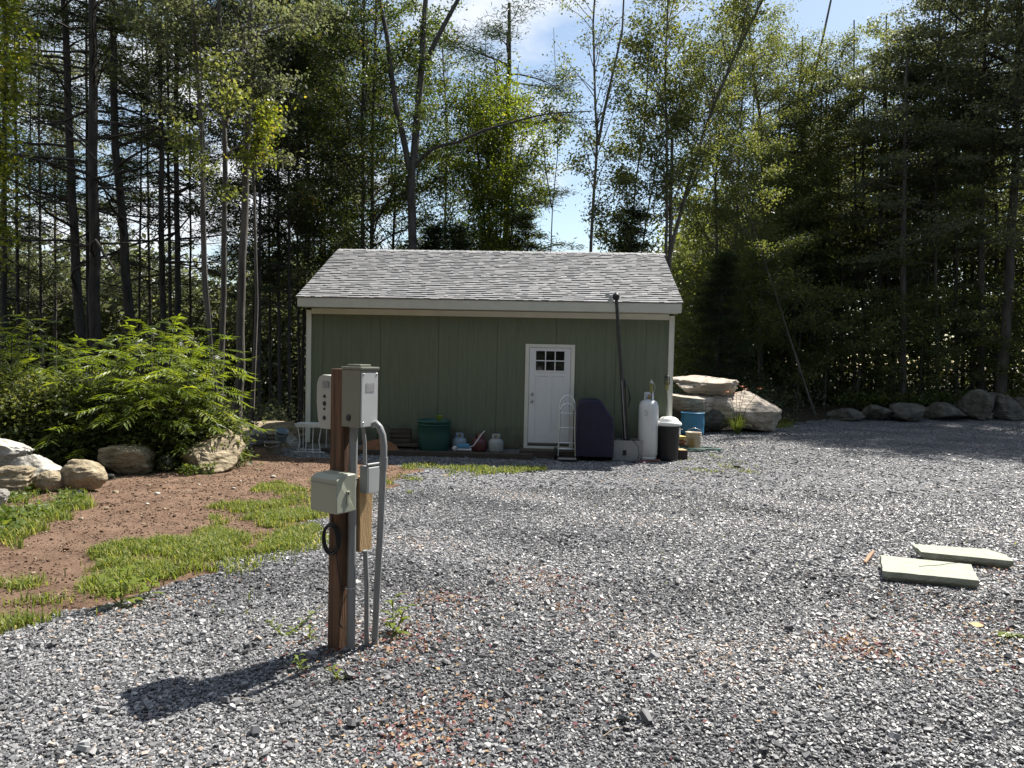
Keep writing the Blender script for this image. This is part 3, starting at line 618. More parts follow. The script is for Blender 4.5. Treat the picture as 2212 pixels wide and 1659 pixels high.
p2 = thing('garden_tool', 'short dark tool with pointed tip standing in the tote beside the tall pole', 'tool', pb)
c = pt - pb; m = MB(); m.tube([(0, 0, 0), c * .5, c * .93], [0.02, 0.018, 0.016], 8); m.build('shaft', timber_m, p2)
m = MB(); m.tube([c * .55 + Vector((.04, 0, 0)), c * .7 + Vector((.09, 0, 0)), c * .9 + Vector((.06, 0, 0))], [0.006, .02, 0.006], 6); m.tube([c * .88, c * 1.0], [0.045, 0.004], 8); m.build('blade', dark_m, p2)

# white 100 lb cylinder
g = base(1398, 988, 0.4); wc = thing('gas_cylinder', 'tall white gas cylinder standing between tote and dustbin', 'gas cylinder', g + Vector((0, -.02, 0)))
cylm = mat('cylinder_white', (0.60, 0.61, 0.60), 0.38, 0.04, 3, spec=0.5)
R_ = 0.195
MB().lathe([(0, .05), (R_ * .8, .06), (R_, .12), (R_, 1.03), (R_ * .97, 1.10), (R_ * .84, 1.165), (R_ * .6, 1.20), (R_ * .3, 1.215), (0, 1.22)], n=40).build('cylinder', cylm, wc)
MB().lathe([(R_ * .86, 0), (R_ * .89, 0), (R_ * .89, .1), (R_ * .86, .1)], n=32).build('foot_ring', cylm, wc)
m = MB(); pts = [(0.095 * math.cos(a), 0.095 * math.sin(a)) for a in np.linspace(-.62 * PI, 1.35 * PI, 26)]; n = len(pts)
pts = [(0.095 * math.cos(a), 0.095 * math.sin(a)) for a in np.linspace(-.35 * PI, 1.2 * PI, 26)]
m.add([(x, y, z) for z in (1.19, 1.36) for x, y in pts] + [(x * .96, y * .96, z) for z in (1.19, 1.36) for x, y in pts], [(i, i + 1, n + i + 1, n + i) for i in range(n - 1)] + [(2 * n + i + 1, 2 * n + i, 3 * n + i, 3 * n + i + 1) for i in range(n - 1)] + [(n + i, n + i + 1, 3 * n + i + 1, 3 * n + i) for i in range(n - 1)], True)
m.build('collar', cylm, wc)
m = MB(); m.tube([(0, 0, 1.215), (0, 0, 1.29)], .018, 10); m.tube([(-.02, 0, 1.26), (.07, -.03, 1.26)], .014, 8); m.lathe([(0, 0), (.03, 0), (.03, .02), (0, .02)], c=(0, 0, 1.29), n=12); m.build('valve', MATS['brass'], wc)
m = MB()
for k in range(5):
    for j in range(5):
        if (k * 5 + j) % 7 == 3: continue
        a = -PI / 2 - 0.55 + j * 0.075; m.box((math.cos(a) * (R_ + .001), math.sin(a) * (R_ + .001), 1.0 - k * .025), (.011, .003, .009), Matrix.Rotation(a + PI / 2, 3, 'Z'))
m.build('warning_text', mat('grey_ink', (0.15, 0.16, 0.17), 0.6), wc)

# torches
def torch(ub, vb, ut, vt, lab, headcol, cage):
    g = base(ub, vb, 0.3); top = D(ut, vt, g.y); t = thing('garden_torch', lab, 'garden torch', g, 0, 'torches on round bases by the shed corner')
    H = top.z - g.z; dx = top.x - g.x
    MB().tube([(0, 0, .03), (dx * .5, 0, H * .45), (dx * .85, .02, H * .80)], .014, 10).build('pole', metal_m if cage else mat('grey_pole', (0.12, .12, .12), .5), t)
    m = MB(); m.lathe([(0, 0), (.15, 0), (.155, .015), (.145, .035), (.09, .04), (.085, .03), (.03, .032), (.025, .07), (0, .07)], n=32); m.build('weighted_base', mat('terracotta_base', (0.30, 0.12, 0.07), .6) if cage else mat('brown_base', (.16, .07, .05), .6), t)
    hb = Vector((dx * .9, .02, H * .80))
    MB().lathe([(0, 0), (.022, 0), (.034, .05), (.036, .18), (.03, .19), (0, .19)], c=hb, n=16).build('fuel_can', mat(*headcol), t)
    m = MB(); cz = H * .80 + .19
    if cage:
        for k in range(8):
            a = 2 * PI * k / 8; m.tube([hb + Vector((.052 * math.cos(a), .052 * math.sin(a), .13)), hb + Vector((.052 * math.cos(a), .052 * math.sin(a), .27))], .004, 5)
        for z in (.13, .2, .27): m.lathe([(.049, z - .005), (.056, z - .005), (.056, z + .005), (.049, z + .005), (.049, z - .005)], c=hb, n=16)
        m.lathe([(.056, .27), (.04, .30), (.012, .32), (.012, .345), (0, .35)], c=hb, n=16)
    else:
        m.lathe([(.034, .19), (.045, .205), (.03, .225), (.014, .24), (.012, .26), (0, .262)], c=hb, n=16)
        m.tube([hb + Vector((.03, 0, .21)), hb + Vector((.065, 0, .17)), hb + Vector((.075, 0, .10)), hb + Vector((.055, 0, .03)), hb + Vector((.02, 0, -.01))], .007, 6)
    m.build('cap', dark_m if cage else metal_m, t)
torch(1411, 996, 1407, 812, 'garden torch with olive yellow head before the white gas cylinder', ('olive_metal', (0.20, 0.19, 0.06), .45), False)
torch(1447, 993, 1441, 806, 'garden torch with black caged top in front of the dustbin', ('yellow_metal', (0.28, 0.25, 0.09), .45), True)
g = base(1387, 999, .3)
ds = thing('torch_base', 'dark flat round stand without a pole, leftmost of the round bases', 'torch base', g, 0)
MB().lathe([(0, 0), (.16, 0), (.165, .012), (.15, .025), (.09, .03), (.03, .03), (.025, .06), (0, .06)], n=32).build('disc', mat('dull_red_disc', (.10, .05, .06), .6), ds)
g2 = g + Vector((-.14, -.03, .0)); ds = thing('torch_base', 'black flat disc lying at the left tip of the row of bases', 'torch base', g2, 0)
MB().lathe([(0, 0), (.11, 0), (.115, .01), (.1, .018), (.0, .02)], n=28).build('disc', dark_m, ds)

# dustbin
g = base(1442, 985, .42); tb = thing('trash_can', 'black plastic dustbin with domed white lid at the shed corner', 'dustbin', g + Vector((0.02, 0.1, 0)))
MB().lathe([(0, .01), (.2, .01), (.205, .03), (.235, .70), (.25, .71), (.25, .735), (.23, .74)], n=36).build('bin_body', dark_m, tb)
MB().lathe([(.255, .70), (.265, .705), (.265, .745), (.24, .775), (.20, .80), (.19, .83), (.13, .865), (.05, .88), (0, .882)], n=36).build('lid', mat('lid_white', (.66, .66, .62), .45, .04, 3), tb)
for sx in (-1, 1): MB().tube([(sx * .24, -.05, .62), (sx * .285, -.04, .62), (sx * .285, .04, .62), (sx * .24, .05, .62)], .012, 8).build('handle', dark_m, tb)
MB().box((.2, -.13, .60), (.05, .02, .14), Matrix.Rotation(.98, 3, 'Z')).build('label_plate', MATS['lid_white'], tb)
# boards and block
g = base(1470, 966, .4)
for k, (c, lab, wd) in enumerate([((.10, .06, .04), 'dark brown board at the foot of the little stack beside the bucket', .24), ((.22, .11, .06), 'reddish board in the middle of the little stack beside the bucket', .2), ((.45, .36, .12), 'yellowish short board topmost on the little stack beside the bucket', .17)]):
    o = thing('wood_board', lab, 'board', g + Vector((-.0, .02, .045 + .09 * k)), .1 * k)
    MB().box((0, 0, .0), (wd, .3, .075)).build('plank', mat('board_%d' % k, c, .8, .2, 8), o, .006)
g = base(1471, 991, .3); o = thing('wood_block', 'squared timber offcut with pale top and dark face by the hose', 'block', g, .12)
MB().box((0, 0, .09), (.17, .3, .19)).build('block_body', mat('block_dark', (.045, .035, .03), .8, .3, 9), o, .006); MB().box((0, 0, .1905), (.164, .29, .006)).build('pale_top', newwood_m, o)  # thin plate makes the top paler than the dark sides
# bucket
g = G(1497, 971)
bk = thing('bucket', 'beige plastic bucket with wire handle standing in the coiled hose', 'bucket', g)
bk.scale = (1.15, 1.15, 1.15)
bm_ = mat('beige_plastic', (.52, .42, .31), .5, .12, 5)
MB().lathe([(0, .01), (.125, .01), (.13, .03), (.15, .33), (.158, .335), (.158, .35), (.148, .35), (.138, .04), (0, .03)], n=32).build('pail', bm_, bk)
for z in (.27, .30): MB().lathe([(.147, z - .006), (.157, z - .006), (.157, z + .006), (.147, z + .006), (.147, z - .006)], n=32).build('rib', bm_, bk)
MB().tube([(-.155, 0, .30), (-.12, -.06, .40), (0, -.08, .44), (.12, -.06, .40), (.155, 0, .30)], .005, 6).build('handle', metal_m, bk)
m = MB(); pts = [(math.cos(a), math.sin(a)) for a in np.linspace(-PI / 2 - .75, -PI / 2 - .15, 6)]
n = 6; m.add([(x * .136 + x * z * .065, y * .136 + y * z * .065, z) for z in (.05, .22) for x, y in pts], [(i, i + 1, n + i + 1, n + i) for i in range(n - 1)]); m.build('label_sticker', mat('tan_sticker', (.30, .19, .07), .6), bk)
# hose
g = G(1512, 974)
m = MB(); r = random.Random(9); pts = []
for k in range(6 * 26):
    a = 2 * PI * k / 26; rr = .37 + .05 * math.sin(a * .37) + .04 * (k / 156); zz_ = .02 + .022 * (k // 26 % 3) + .01 * math.sin(a * 2.3)
    pts.append(Vector((1.08 * rr * math.cos(a) + .03 * math.sin(a * .5), .62 * rr * math.sin(a) + .02 * math.cos(a * .7), zz_)))
m.tube(pts, .0115, 7); pts2 = [Vector((-.35, .1, .03)), Vector((-.5, .0, .02)), Vector((-.6, .12, .02)), Vector((-.75, .3, .02))]; m.tube(pts2, .0115, 7)
tag(m.build('garden_hose', mat('green_hose', (.035, .10, .085), .45, .5, 2), None, loc=(g.x, g.y, g.z)), 'dark green garden hose coiled on the gravel round the bucket', 'hose')
# blue barrel
g = G(1495, 941)
bb = thing('plastic_barrel', 'bright blue plastic barrel standing before the big boulders', 'barrel', g)
blue_m = mat('blue_barrel', (.04, .17, .30), .4, .12, 3)
MB().lathe([(0, .0), (.27, .0), (.3, .03), (.315, .12), (.305, .16), (.318, .3), (.318, .42), (.305, .52), (.315, .58), (.3, .63), (.285, .64), (.29, .60), (.26, .585), (.03, .58), (0, .58)], n=40).build('barrel_body', blue_m, bb)
MB().lathe([(.295, .6), (.325, .605), (.325, .635), (.295, .64)], n=40).build('rim_band', blue_m, bb)

# white stand left of the post
g = base(676, 974, .2); g.x += .02
st = thing('plant_stand', 'white slatted stand with thin legs at the left corner of the shed', 'stand', g + Vector((0, -.15, 0)), YAW)
wp_ = MATS['white_plastic']
m = MB()
for k in range(5): m.box((0, -.17 + k * .085, .57), (.60, .055, .022))
m.box((0, -.19, .535), (.56, .02, .05)); m.box((0, .19, .535), (.56, .02, .05)); m.build('slatted_top', wp_, st, .003)
for sx in (-.24, -.08, .08, .24):
    MB().tube([(sx, -.17, .53), (sx * .8, -.16, .25), (sx * .95, -.17, .0)], .011, 6).build('leg', wp_, st)
    if abs(sx) > .2: MB().tube([(sx, .17, .53), (sx, .17, 0)], .011, 6).build('leg', wp_, st)
m = MB(); m.box((0, -.19, .02), (.62, .03, .025)); m.box((0, .19, .02), (.62, .03, .025)); m.build('foot_rail', wp_, st)
# lumber pile + curved board
g = base(840, 978, .5); r = random.Random(5)
for k in range(6):
    z = .04 + .075 * (k // 2); o = thing('plank', ['lowest', 'lowest', 'middle', 'middle', 'topmost', 'topmost'][k] + (' front' if k % 2 else ' back') + ' weathered plank in the dark pile beside the barrel', 'plank', g + Vector((.02 + r.uniform(-.05, .05), .12 - .2 * (k % 2), z)), YAW + r.uniform(-.06, .06), 'planks piled against the shed')
    MB().box((0, 0, 0), (1.05 + r.uniform(-.1, .1), .16, .045), Matrix.Rotation(r.uniform(-.05, .05), 3, 'Y')).build('plank_body', timber_m, o, .004)
o = thing('wire_hoop', 'thin dark wire hoop standing on the plank pile', 'hoop', g + Vector((-.1, .05, .24)), YAW)
MB().tube([(.16 * math.cos(a), 0, .34 * math.sin(a)) for a in np.linspace(0, PI, 14)], .008, 6).build('hoop', dark_m, o)
o = thing('crate', 'dark slatted crate on top of the plank pile by the shed wall', 'crate', g + Vector((.22, .1, .24)), YAW + .1)
for k in range(3):
    for sy in (-.14, .14): MB().box((0, sy, .05 + k * .09), (.42, .015, .06)).build('slat', timber_m, o)
m = MB()
for sx in (-1, 1): m.box((sx * .2, 0, .13), (.018, .262, .26))
m.build('crate_end', timber_m, o)
g = base(818, 981, .75)
o = thing('curved_board', 'orange brown board with arched top leaning on the planks', 'board', g, YAW)
pl = [(-.42, 0), (.42, 0)] + [(.42 * math.cos(a), .02 + .30 * math.sin(a)) for a in np.linspace(.1, PI - .1, 14)]
n = len(pl); MB().add([(x, 0, z) for x, z in pl] + [(x, .03, z) for x, z in pl], [tuple(range(n)), tuple(range(2 * n - 1, n - 1, -1))] + [(i, n + i, n + (i + 1) % n, (i + 1) % n) for i in range(n)]).build('arched_panel', mat('rust_wood', (.24, .11, .05), .7, .2, 7), o, .004, rot=(math.radians(-12), 0, 0))

# ------------------------------------------------------------------ boulders
def stone_mat(name, a, b, dk):
    m = bpy.data.materials.new(name); m.use_nodes = True; t = m.node_tree; n = t.nodes; l = t.links; bs = n['Principled BSDF']; bs.inputs['Roughness'].default_value = .85; bs.inputs['Specular IOR Level'].default_value = .25
    c = n.new('ShaderNodeTexCoord'); q = n.new('ShaderNodeTexNoise'); q.inputs['Scale'].default_value = 3.2; q.inputs['Detail'].default_value = 9; q.inputs['Roughness'].default_value = .65; l.new(c.outputs['Object'], q.inputs['Vector'])
    r = n.new('ShaderNodeValToRGB'); e = r.color_ramp.elements; e[0].position = .35; e[0].color = (*a, 1); e[1].position = .65; e[1].color = (*b, 1); e2 = e.new(.28); e2.color = (*dk, 1)
    l.new(q.outputs['Fac'], r.inputs[0])
    mp_ = n.new('ShaderNodeMapping'); mp_.inputs['Scale'].default_value = (1.5, 1.5, 4); mp_.inputs['Rotation'].default_value = (.15, .2, 0); l.new(c.outputs['Object'], mp_.inputs[0])
    w = n.new('ShaderNodeTexNoise'); w.inputs['Scale'].default_value = 2.2; w.inputs['Detail'].default_value = 9; w.inputs['Distortion'].default_value = 1.4; l.new(mp_.outputs[0], w.inputs['Vector'])
    r2 = n.new('ShaderNodeValToRGB'); r2.color_ramp.elements[0].position = .35; r2.color_ramp.elements[0].color = (.72, .72, .72, 1); r2.color_ramp.elements[1].position = .6; r2.color_ramp.elements[1].color = (1, 1, 1, 1); l.new(w.outputs['Fac'], r2.inputs[0])
    mm = n.new('ShaderNodeMixRGB'); mm.blend_type = 'MULTIPLY'; mm.inputs[0].default_value = .8; l.new(r.outputs[0], mm.inputs[1]); l.new(r2.outputs[0], mm.inputs[2]); l.new(mm.outputs[0], bs.inputs['Base Color'])
    bp = n.new('ShaderNodeBump'); bp.inputs['Strength'].default_value = 1; bp.inputs['Distance'].default_value = .07
    ad = n.new('ShaderNodeMath'); ad.operation = 'ADD'; l.new(q.outputs['Fac'], ad.inputs[0]); l.new(w.outputs['Fac'], ad.inputs[1]); l.new(ad.outputs[0], bp.inputs['Height']); l.new(bp.outputs[0], bs.inputs['Normal']); return m
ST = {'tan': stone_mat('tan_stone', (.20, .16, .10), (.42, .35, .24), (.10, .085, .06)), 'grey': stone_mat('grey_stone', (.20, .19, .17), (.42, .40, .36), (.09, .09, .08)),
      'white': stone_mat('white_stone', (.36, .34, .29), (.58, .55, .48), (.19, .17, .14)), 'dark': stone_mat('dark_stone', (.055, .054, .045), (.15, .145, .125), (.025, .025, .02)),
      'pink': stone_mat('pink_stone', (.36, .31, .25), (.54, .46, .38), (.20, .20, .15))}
import bmesh
from mathutils import noise as mn
def rock(label, c, dims, m, seed, rz=0, tilt=(0, 0), sink=.12, blocky=.5, group=None, cat='boulder', sub=5, name='boulder', planes=()):
    r = np.random.default_rng(seed); bm = bmesh.new(); bmesh.ops.create_icosphere(bm, subdivisions=sub, radius=1)
    P = np.array([v.co[:] for v in bm.verts])
    # plane cuts make facets
    nn = r.normal(size=(11, 3)); nn /= np.linalg.norm(nn, axis=1)[:, None]; dd = r.uniform(.92 - .5 * blocky, 1.0 - .2 * blocky, 11)
    pn = 2 + 1.6 * blocky; P /= ((np.abs(P) ** pn).sum(1) ** (1 / pn))[:, None]; P /= 1.12
    for a, d in zip(nn, dd):
        k = P @ a; ex = np.maximum(k - d, 0); P -= ex[:, None] * a[None] * (0.6 + .35 * blocky)
    for a, d in planes:
        a = np.array(a, float); a /= np.linalg.norm(a); P -= np.maximum(P @ a - d, 0)[:, None] * a[None]
    ph = r.uniform(0, 6, (6, 3)); fr_ = [1.6, 2.7, 4.3, 7.1, 11.3, 19]
    disp = np.zeros(len(P))
    for i, f in enumerate(fr_): disp += (.075 / (1 + i * .9)) * np.sin(P[:, 0] * f + ph[i, 0] + 1.3 * np.sin(P[:, 2] * f * .7 + ph[i, 1])) * np.cos(P[:, 1] * f + ph[i, 1]) * np.sin(P[:, 2] * f * 1.1 + ph[i, 2] + P[:, 0])
    P *= (1 + disp)[:, None]
    if sub >= 4:
        o3 = Vector(r.uniform(0, 50, 3)); sc = max(1.5, max(dims) * 2.2); nr = P / np.linalg.norm(P, axis=1)[:, None]
        fr = np.array([mn.ridged_multi_fractal(Vector(p) * sc * .7 + o3, .9, 2.1, 6, 1.0, 2.0) for p in P]); st_ = np.array([mn.fractal(Vector((p[0] * 1.2, p[1] * 1.2, p[2] * 6)) + o3, .8, 2.0, 5) for p in P])
        P = P + nr * (.045 * (fr - fr.mean()) + .05 * st_)[:, None]
    lo, hi = P.min(0), P.max(0); P = (P - (lo + hi) / 2) / ((hi - lo) / 2) * (np.array(dims) / 2)
    for v, p in zip(bm.verts, P): v.co = p
    me = bpy.data.meshes.new(name); bm.to_mesh(me); bm.free()
    me.polygons.foreach_set('use_smooth', [True] * len(me.polygons)); me.materials.append(m)
    o = bpy.data.objects.new(name, me); COL.objects.link(o)
    o.location = (c[0], c[1], c[2] + dims[2] * (.5 - sink)); o.rotation_euler = (tilt[0], tilt[1], rz); return tag(o, label, cat, group)
def rock_at(label, u0, u1, v0, v1, m, seed, dep=.8, back=0, dist=0, **k):
    g = G((u0 + u1) / 2, v1); d = dist or g.y + back; back = back or dist; w_ = (u1 - u0) * d / F; h = (v1 - v0) * d / F
    c = D((u0 + u1) / 2, v1, d + w_ * dep * .35); sk = k.pop('sink', .1); zb = c.z if back else float(zg(c.x, c.y))
    return rock(label, (c.x, c.y, zb), (w_, w_ * dep, h / (1 - sk)), ST[m], seed, sink=sk, **k)
rock_at('large whitish slanted boulder at the far left edge, topmost of the heap', -60, 74, 940, 1036, 'white', 1, .7, back=.15, blocky=.9, sink=0)
rock_at('grey white cracked boulder in the middle of the left heap', 25, 126, 978, 1060, 'white', 2, .8, back=.1, blocky=.9)
rock_at('tan flat topped boulder at the left edge below the white slanted one', -35, 66, 1008, 1072, 'tan', 3, .9, blocky=.8)
rock_at('small round tan boulder in front of the left heap', 77, 138, 1019, 1064, 'tan', 4, .9, blocky=.1)
rock_at('big rounded tan boulder at the right end of the left heap', 127, 231, 995, 1064, 'tan', 5, .75, blocky=.05)
rock_at('low flat whitish stone behind the big rounded tan boulder', 95, 178, 985, 1028, 'grey', 6, .8, back=1.2)
rock_at('brown grey boulder with dark shaded face beside the shrub', 220, 328, 962, 1026, 'tan', 7, .8, blocky=.9)
rock_at('small pale stone half sunk at the foot of the shrub', 335, 380, 987, 1018, 'white', 8, .9)
rock_at('low flat boulder lying among weeds below the shrub', 333, 402, 973, 998, 'grey', 9, .8, back=.6)
rock_at('wedge shaped striped boulder with sunlit top left of the buckets', 394, 516, 934, 1024, 'tan', 17, 1.2, blocky=.7, planes=[((-.35, -.35, .9), .38), ((.75, -.55, .5), .3), ((-.2, -.9, .1), .75)])
rock_at('grey angular rock in the shade behind the buckets left of the shed', 512, 575, 926, 972, 'grey', 51, .9, back=.5, blocky=.9)
rock_at('low grey rock in the shade against the white stand', 596, 655, 934, 974, 'grey', 52, .9, back=.6, blocky=.8)
rock_at('smooth low domed boulder reaching the left corner of the shed', 498, 672, 907, 975, 'tan', 21, 1.2, back=2.6, blocky=.15)
rock_at('small tan stone squeezed between the wedge boulder and the dome', 478, 514, 944, 985, 'tan', 12, .8, back=.5)
rock_at('small grey stone at the left edge in the weeds', -15, 18, 1058, 1092, 'grey', 13, .9)
for i, (u0, u1, v1, m) in enumerate([(225, 248, 1036, 'dark')]): rock_at('small dark stone against the brown grey boulder', u0, u1, v1 - 12, v1, m, 40 + i)
# right boulders
rock_at('long flat pinkish slab boulder topmost of the stack right of the shed', 1440, 1606, 810, 856, 'pink', 61, .75, dist=20.9, planes=[((.05, -.35, .93), .35), ((.1, -.9, -.4), .6)], blocky=.9, sink=0)
rock_at('long flat whitish boulder under the pink slab, against the shed corner', 1436, 1550, 850, 892, 'pink', 62, .8, dist=20.5, blocky=.8, sink=0)
rock_at('rounded pale boulder wedged in the middle of the stack right of the shed', 1520, 1600, 854, 905, 'pink', 63, .9, dist=20.9)
rock_at('big humped grey boulder at the right end of the stack', 1552, 1700, 842, 926, 'pink', 66, .8, dist=20.9, blocky=.6, planes=[((.55, -.25, .8), .45), ((-.1, -.5, .85), .5)])
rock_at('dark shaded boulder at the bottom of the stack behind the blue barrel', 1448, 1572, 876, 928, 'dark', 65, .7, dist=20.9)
rw = [(2074, 2150, 842, 906, 'large dark angular boulder in the low wall at the edge of the wood'), (2130, 2200, 850, 904, 'dark rounded boulder right of the large angular one in the wall'), (2180, 2240, 858, 902, 'dark boulder at the right edge of the wood wall'),
      (1990, 2085, 872, 906, 'long low dark rock left of the large angular boulder'), (1920, 2000, 872, 908, 'low dark rock in the middle of the wood wall'), (1858, 1930, 876, 906, 'flat dark rock in the wall below the ferns'),
      (1790, 1865, 884, 906, 'very low dark rock at the left end of the wood wall'), (2130, 2156, 884, 902, 'small round grey stone before the large angular boulder'), (1960, 2040, 852, 890, 'dark rock set back behind the low wall, in shade'), (2030, 2075, 862, 890, 'small dark rock just left of the large angular boulder')]
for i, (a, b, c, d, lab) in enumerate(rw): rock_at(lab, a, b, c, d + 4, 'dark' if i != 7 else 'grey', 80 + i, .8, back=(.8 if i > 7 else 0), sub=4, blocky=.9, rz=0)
rock_at('pale stone at the far right edge catching sun', 2196, 2240, 842, 860, 'grey', 95, .8, back=.5, sub=3)
rock_at('pale low stone at the far right edge by the gravel', 2176, 2230, 890, 908, 'grey', 96, .8, sub=3)
# small loose stones on the dirt (each a thing)
sm = [(340, 1068, 12), (322, 1050, 9), (405, 1062, 8), (505, 1057, 9), (178, 1090, 11), (231, 1100, 12), (318, 1090, 9), (355, 1101, 9), (175, 1122, 12), (590, 1032, 13), (352, 1076, 7), (310, 1133, 8), (430, 1048, 7), (455, 1075, 6), (250, 1065, 14), (170, 1065, 14), (20, 1105, 20), (140, 1110, 10), (520, 1040, 6), (640, 1044, 6), (70, 1240, 12), (250, 1385, 6), (555, 1016, 10), (398, 1132, 6), (100, 1150, 6), (300, 1170, 5), (465, 1040, 6), (60, 1180, 5)]
for i, (u, v_, w_) in enumerate(sm):
    g = G(u, v_); s = w_ * g.y / F; rock('small pale stone lying loose on the brown dirt', g, (s, s * .8, s * .5), ST['tan' if i % 3 else 'white'], 200 + i, rz=i, group='loose stones on the dirt', cat='stone', sub=2, sink=.2, name='stone')
def _late():
    relabel([o for o in COL.objects if o.get('group') == 'loose stones on the dirt'], [q[0] for q in sm], 'small pale stone lying loose on the brown dirt, %s')
g = G(1592, 1011); rock('single black stone lying on the gravel in front of the bucket', g, (.13, .09, .06), mat('black_stone', (.02, .02, .02), .8), 301, cat='stone', sub=2, name='stone')
# buckets left of shed
def pail(u, v_, w_, h_, m, lab, stack=0, tilt=0):
    g = base(u, v_); s = g.y / F; R = w_ * s / 2; H = h_ * s; t = thing('bucket', lab, 'bucket', g + Vector((0, 0, stack)), 0, 'buckets left of the shed'); t.rotation_euler = (tilt, tilt, 0)
    MB().lathe([(0, 0), (R * .82, 0), (R * .84, .01), (R * .97, H * .9), (R, H * .9), (R, H), (R * .93, H), (R * .8, .03), (0, .02)], n=28).build('pail', m, t)
    MB().tube([(-R * .98, 0, H * .92), (-R * .7, -R * .8, H * .7), (0, -R * 1.1, H * .6), (R * .7, -R * .8, H * .7), (R * .98, 0, H * .92)], .006, 6).build('handle', metal_m, t)
pail(529, 982, 40, 25, mat('grey_pail', (.17, .16, .15), .6, .2, 5), 'wide grey bucket nearest the wedge boulder')
pail(590, 980, 38, 26, mat('grey_pail2', (.24, .22, .19), .6, .2, 5), 'wide tan grey bucket right of the other grey one')
pail(606, 978, 28, 22, mat('blue_grey_pail', (.16, .22, .26), .5, .1, 5), 'pale blue bucket tipped over the tan grey one', stack=.26, tilt=.25)

# ------------------------------------------------------------------ bluestone slabs
def slab(pts, zt, th, label, seed):
    r = np.random.default_rng(seed); P = [PZ(u, v_, zt) for u, v_ in pts]; c = sum(P, Vector()) / len(P)
    ring = []
    for i in range(len(P)):
        a, b = P[i], P[(i + 1) % len(P)]; n = max(2, int((b - a).length / .05)); nrm = Vector((b.y - a.y, a.x - b.x, 0)).normalized()
        for k in range(n): ring.append(a.lerp(b, k / n) + nrm * (r.normal(0, .003) if k else 0) - c)
    n = len(ring); m = MB()
    low = [Vector((p.x * 1.0 + r.normal(0, .004), p.y + r.normal(0, .004), -th * .5 + r.normal(0, .004))) for p in ring]; bot = [p - p.normalized() * .035 + Vector((0, 0, -th)) for p in ring]
    m.add(ring + low + bot, [tuple(range(n)), tuple(range(3 * n - 1, 2 * n - 1, -1))] + [((i + 1) % n, i, n + i, n + (i + 1) % n) for i in range(n)] + [(n + (i + 1) % n, n + i, 2 * n + i, 2 * n + (i + 1) % n) for i in range(n)])
    bm2 = bmesh.new(); me = bpy.data.meshes.new('t'); me.from_pydata(m.v, [], m.f); bm2.from_mesh(me); bmesh.ops.recalc_face_normals(bm2, faces=bm2.faces); bm2.to_mesh(me); bm2.free(); me.name = 'stone_slab'
    me.materials.append(mat('bluestone', (.29, .305, .24), .8, .18, 7, .5, 30, stretch=(1, 2.5, 6))); o = bpy.data.objects.new('stone_slab', me); COL.objects.link(o); o.location = c
    b = o.modifiers.new('bevel', 'BEVEL'); b.width = .004; b.limit_method = 'ANGLE'; b.angle_limit = .8
    return tag(o, label, 'stone slab')
zs = float(zg(3.5, 6.0)); first_slab = None
first_slab = slab([(1902, 1199), (1907, 1233), (2115, 1254), (2098, 1219)], zs + .095, .08, 'greenish grey flagstone in front, cracked across its top, on the gravel', 5)
slab([(1970, 1175), (1990, 1192), (2190, 1212), (2172, 1198), (2133, 1186)], zs + .085, .07, 'narrow greenish flagstone behind the larger one on the gravel', 6)
cr = [PZ(u, v_, zs + .0953) - first_slab.location for u, v_ in ((1985, 1224), (2005, 1222), (2030, 1221), (2050, 1217), (2075, 1216))]
MB().tube(cr, .0035, 5).build('crack', mat('crack_dark', (.05, .05, .04), .9), first_slab)
a = G(1868, 1222); b_ = G(1886, 1197)
tag(MB().tube([(0, 0, .02), (b_ - a) * .5 + Vector((0, 0, .025)), (b_ - a) + Vector((0, 0, .02))], [.014, .018, .013], 7).build('stick', mat('bark_stick', (.30, .18, .11), .8, .2, 20), None, loc=a), 'short bare brown stick lying left of the flagstones', 'stick')
g = G(2110, 1355); tag(MB().box((0, 0, .012), (.075, .055, .006), Matrix.Rotation(.15, 3, 'X')).build('wood_chip', newwood_m, None, loc=g, rot=(0, 0, .3)), 'small square tan wood chip on the gravel below the slabs', 'wood chip')
a = G(340, 1120) ; tag(MB().tube([(0, 0, .02), (.12, -.02, .03), (.24, .03, .02)], [.012, .01, .006], 6).build('stick', MATS['bark_stick'], None, loc=G(318, 1058)), 'short stick lying on the brown dirt', 'stick')

tw = []
r9 = np.random.default_rng(91)
for i, (u, v_, lab) in enumerate([(2110, 1478, 'thin pale twig lying on the gravel at the lower right'), (1330, 1590, 'thin pale twig lying on the gravel at the bottom middle'), (1560, 1430, 'dark thin twig lying on the gravel right of the middle'), (520, 1520, 'thin twig lying on the gravel left of the post shadow tip')]):
    g = G(u, v_); a_ = r9.uniform(-.5, .9); l_ = r9.uniform(.12, .22); dv = Vector((math.cos(a_), math.sin(a_), 0)); sdv = Vector((-dv.y, dv.x, 0))
    tag(MB().tube([-dv * l_ / 2 + Vector((0, 0, .015)), sdv * .012 + Vector((0, 0, .022)), dv * l_ / 2 + Vector((0, 0, .014))], [.0028, .0024, .0014], 5).build('twig', mat('twig_bark', (.26, .21, .16), .85, .2, 30), None, loc=g), lab, 'twig')

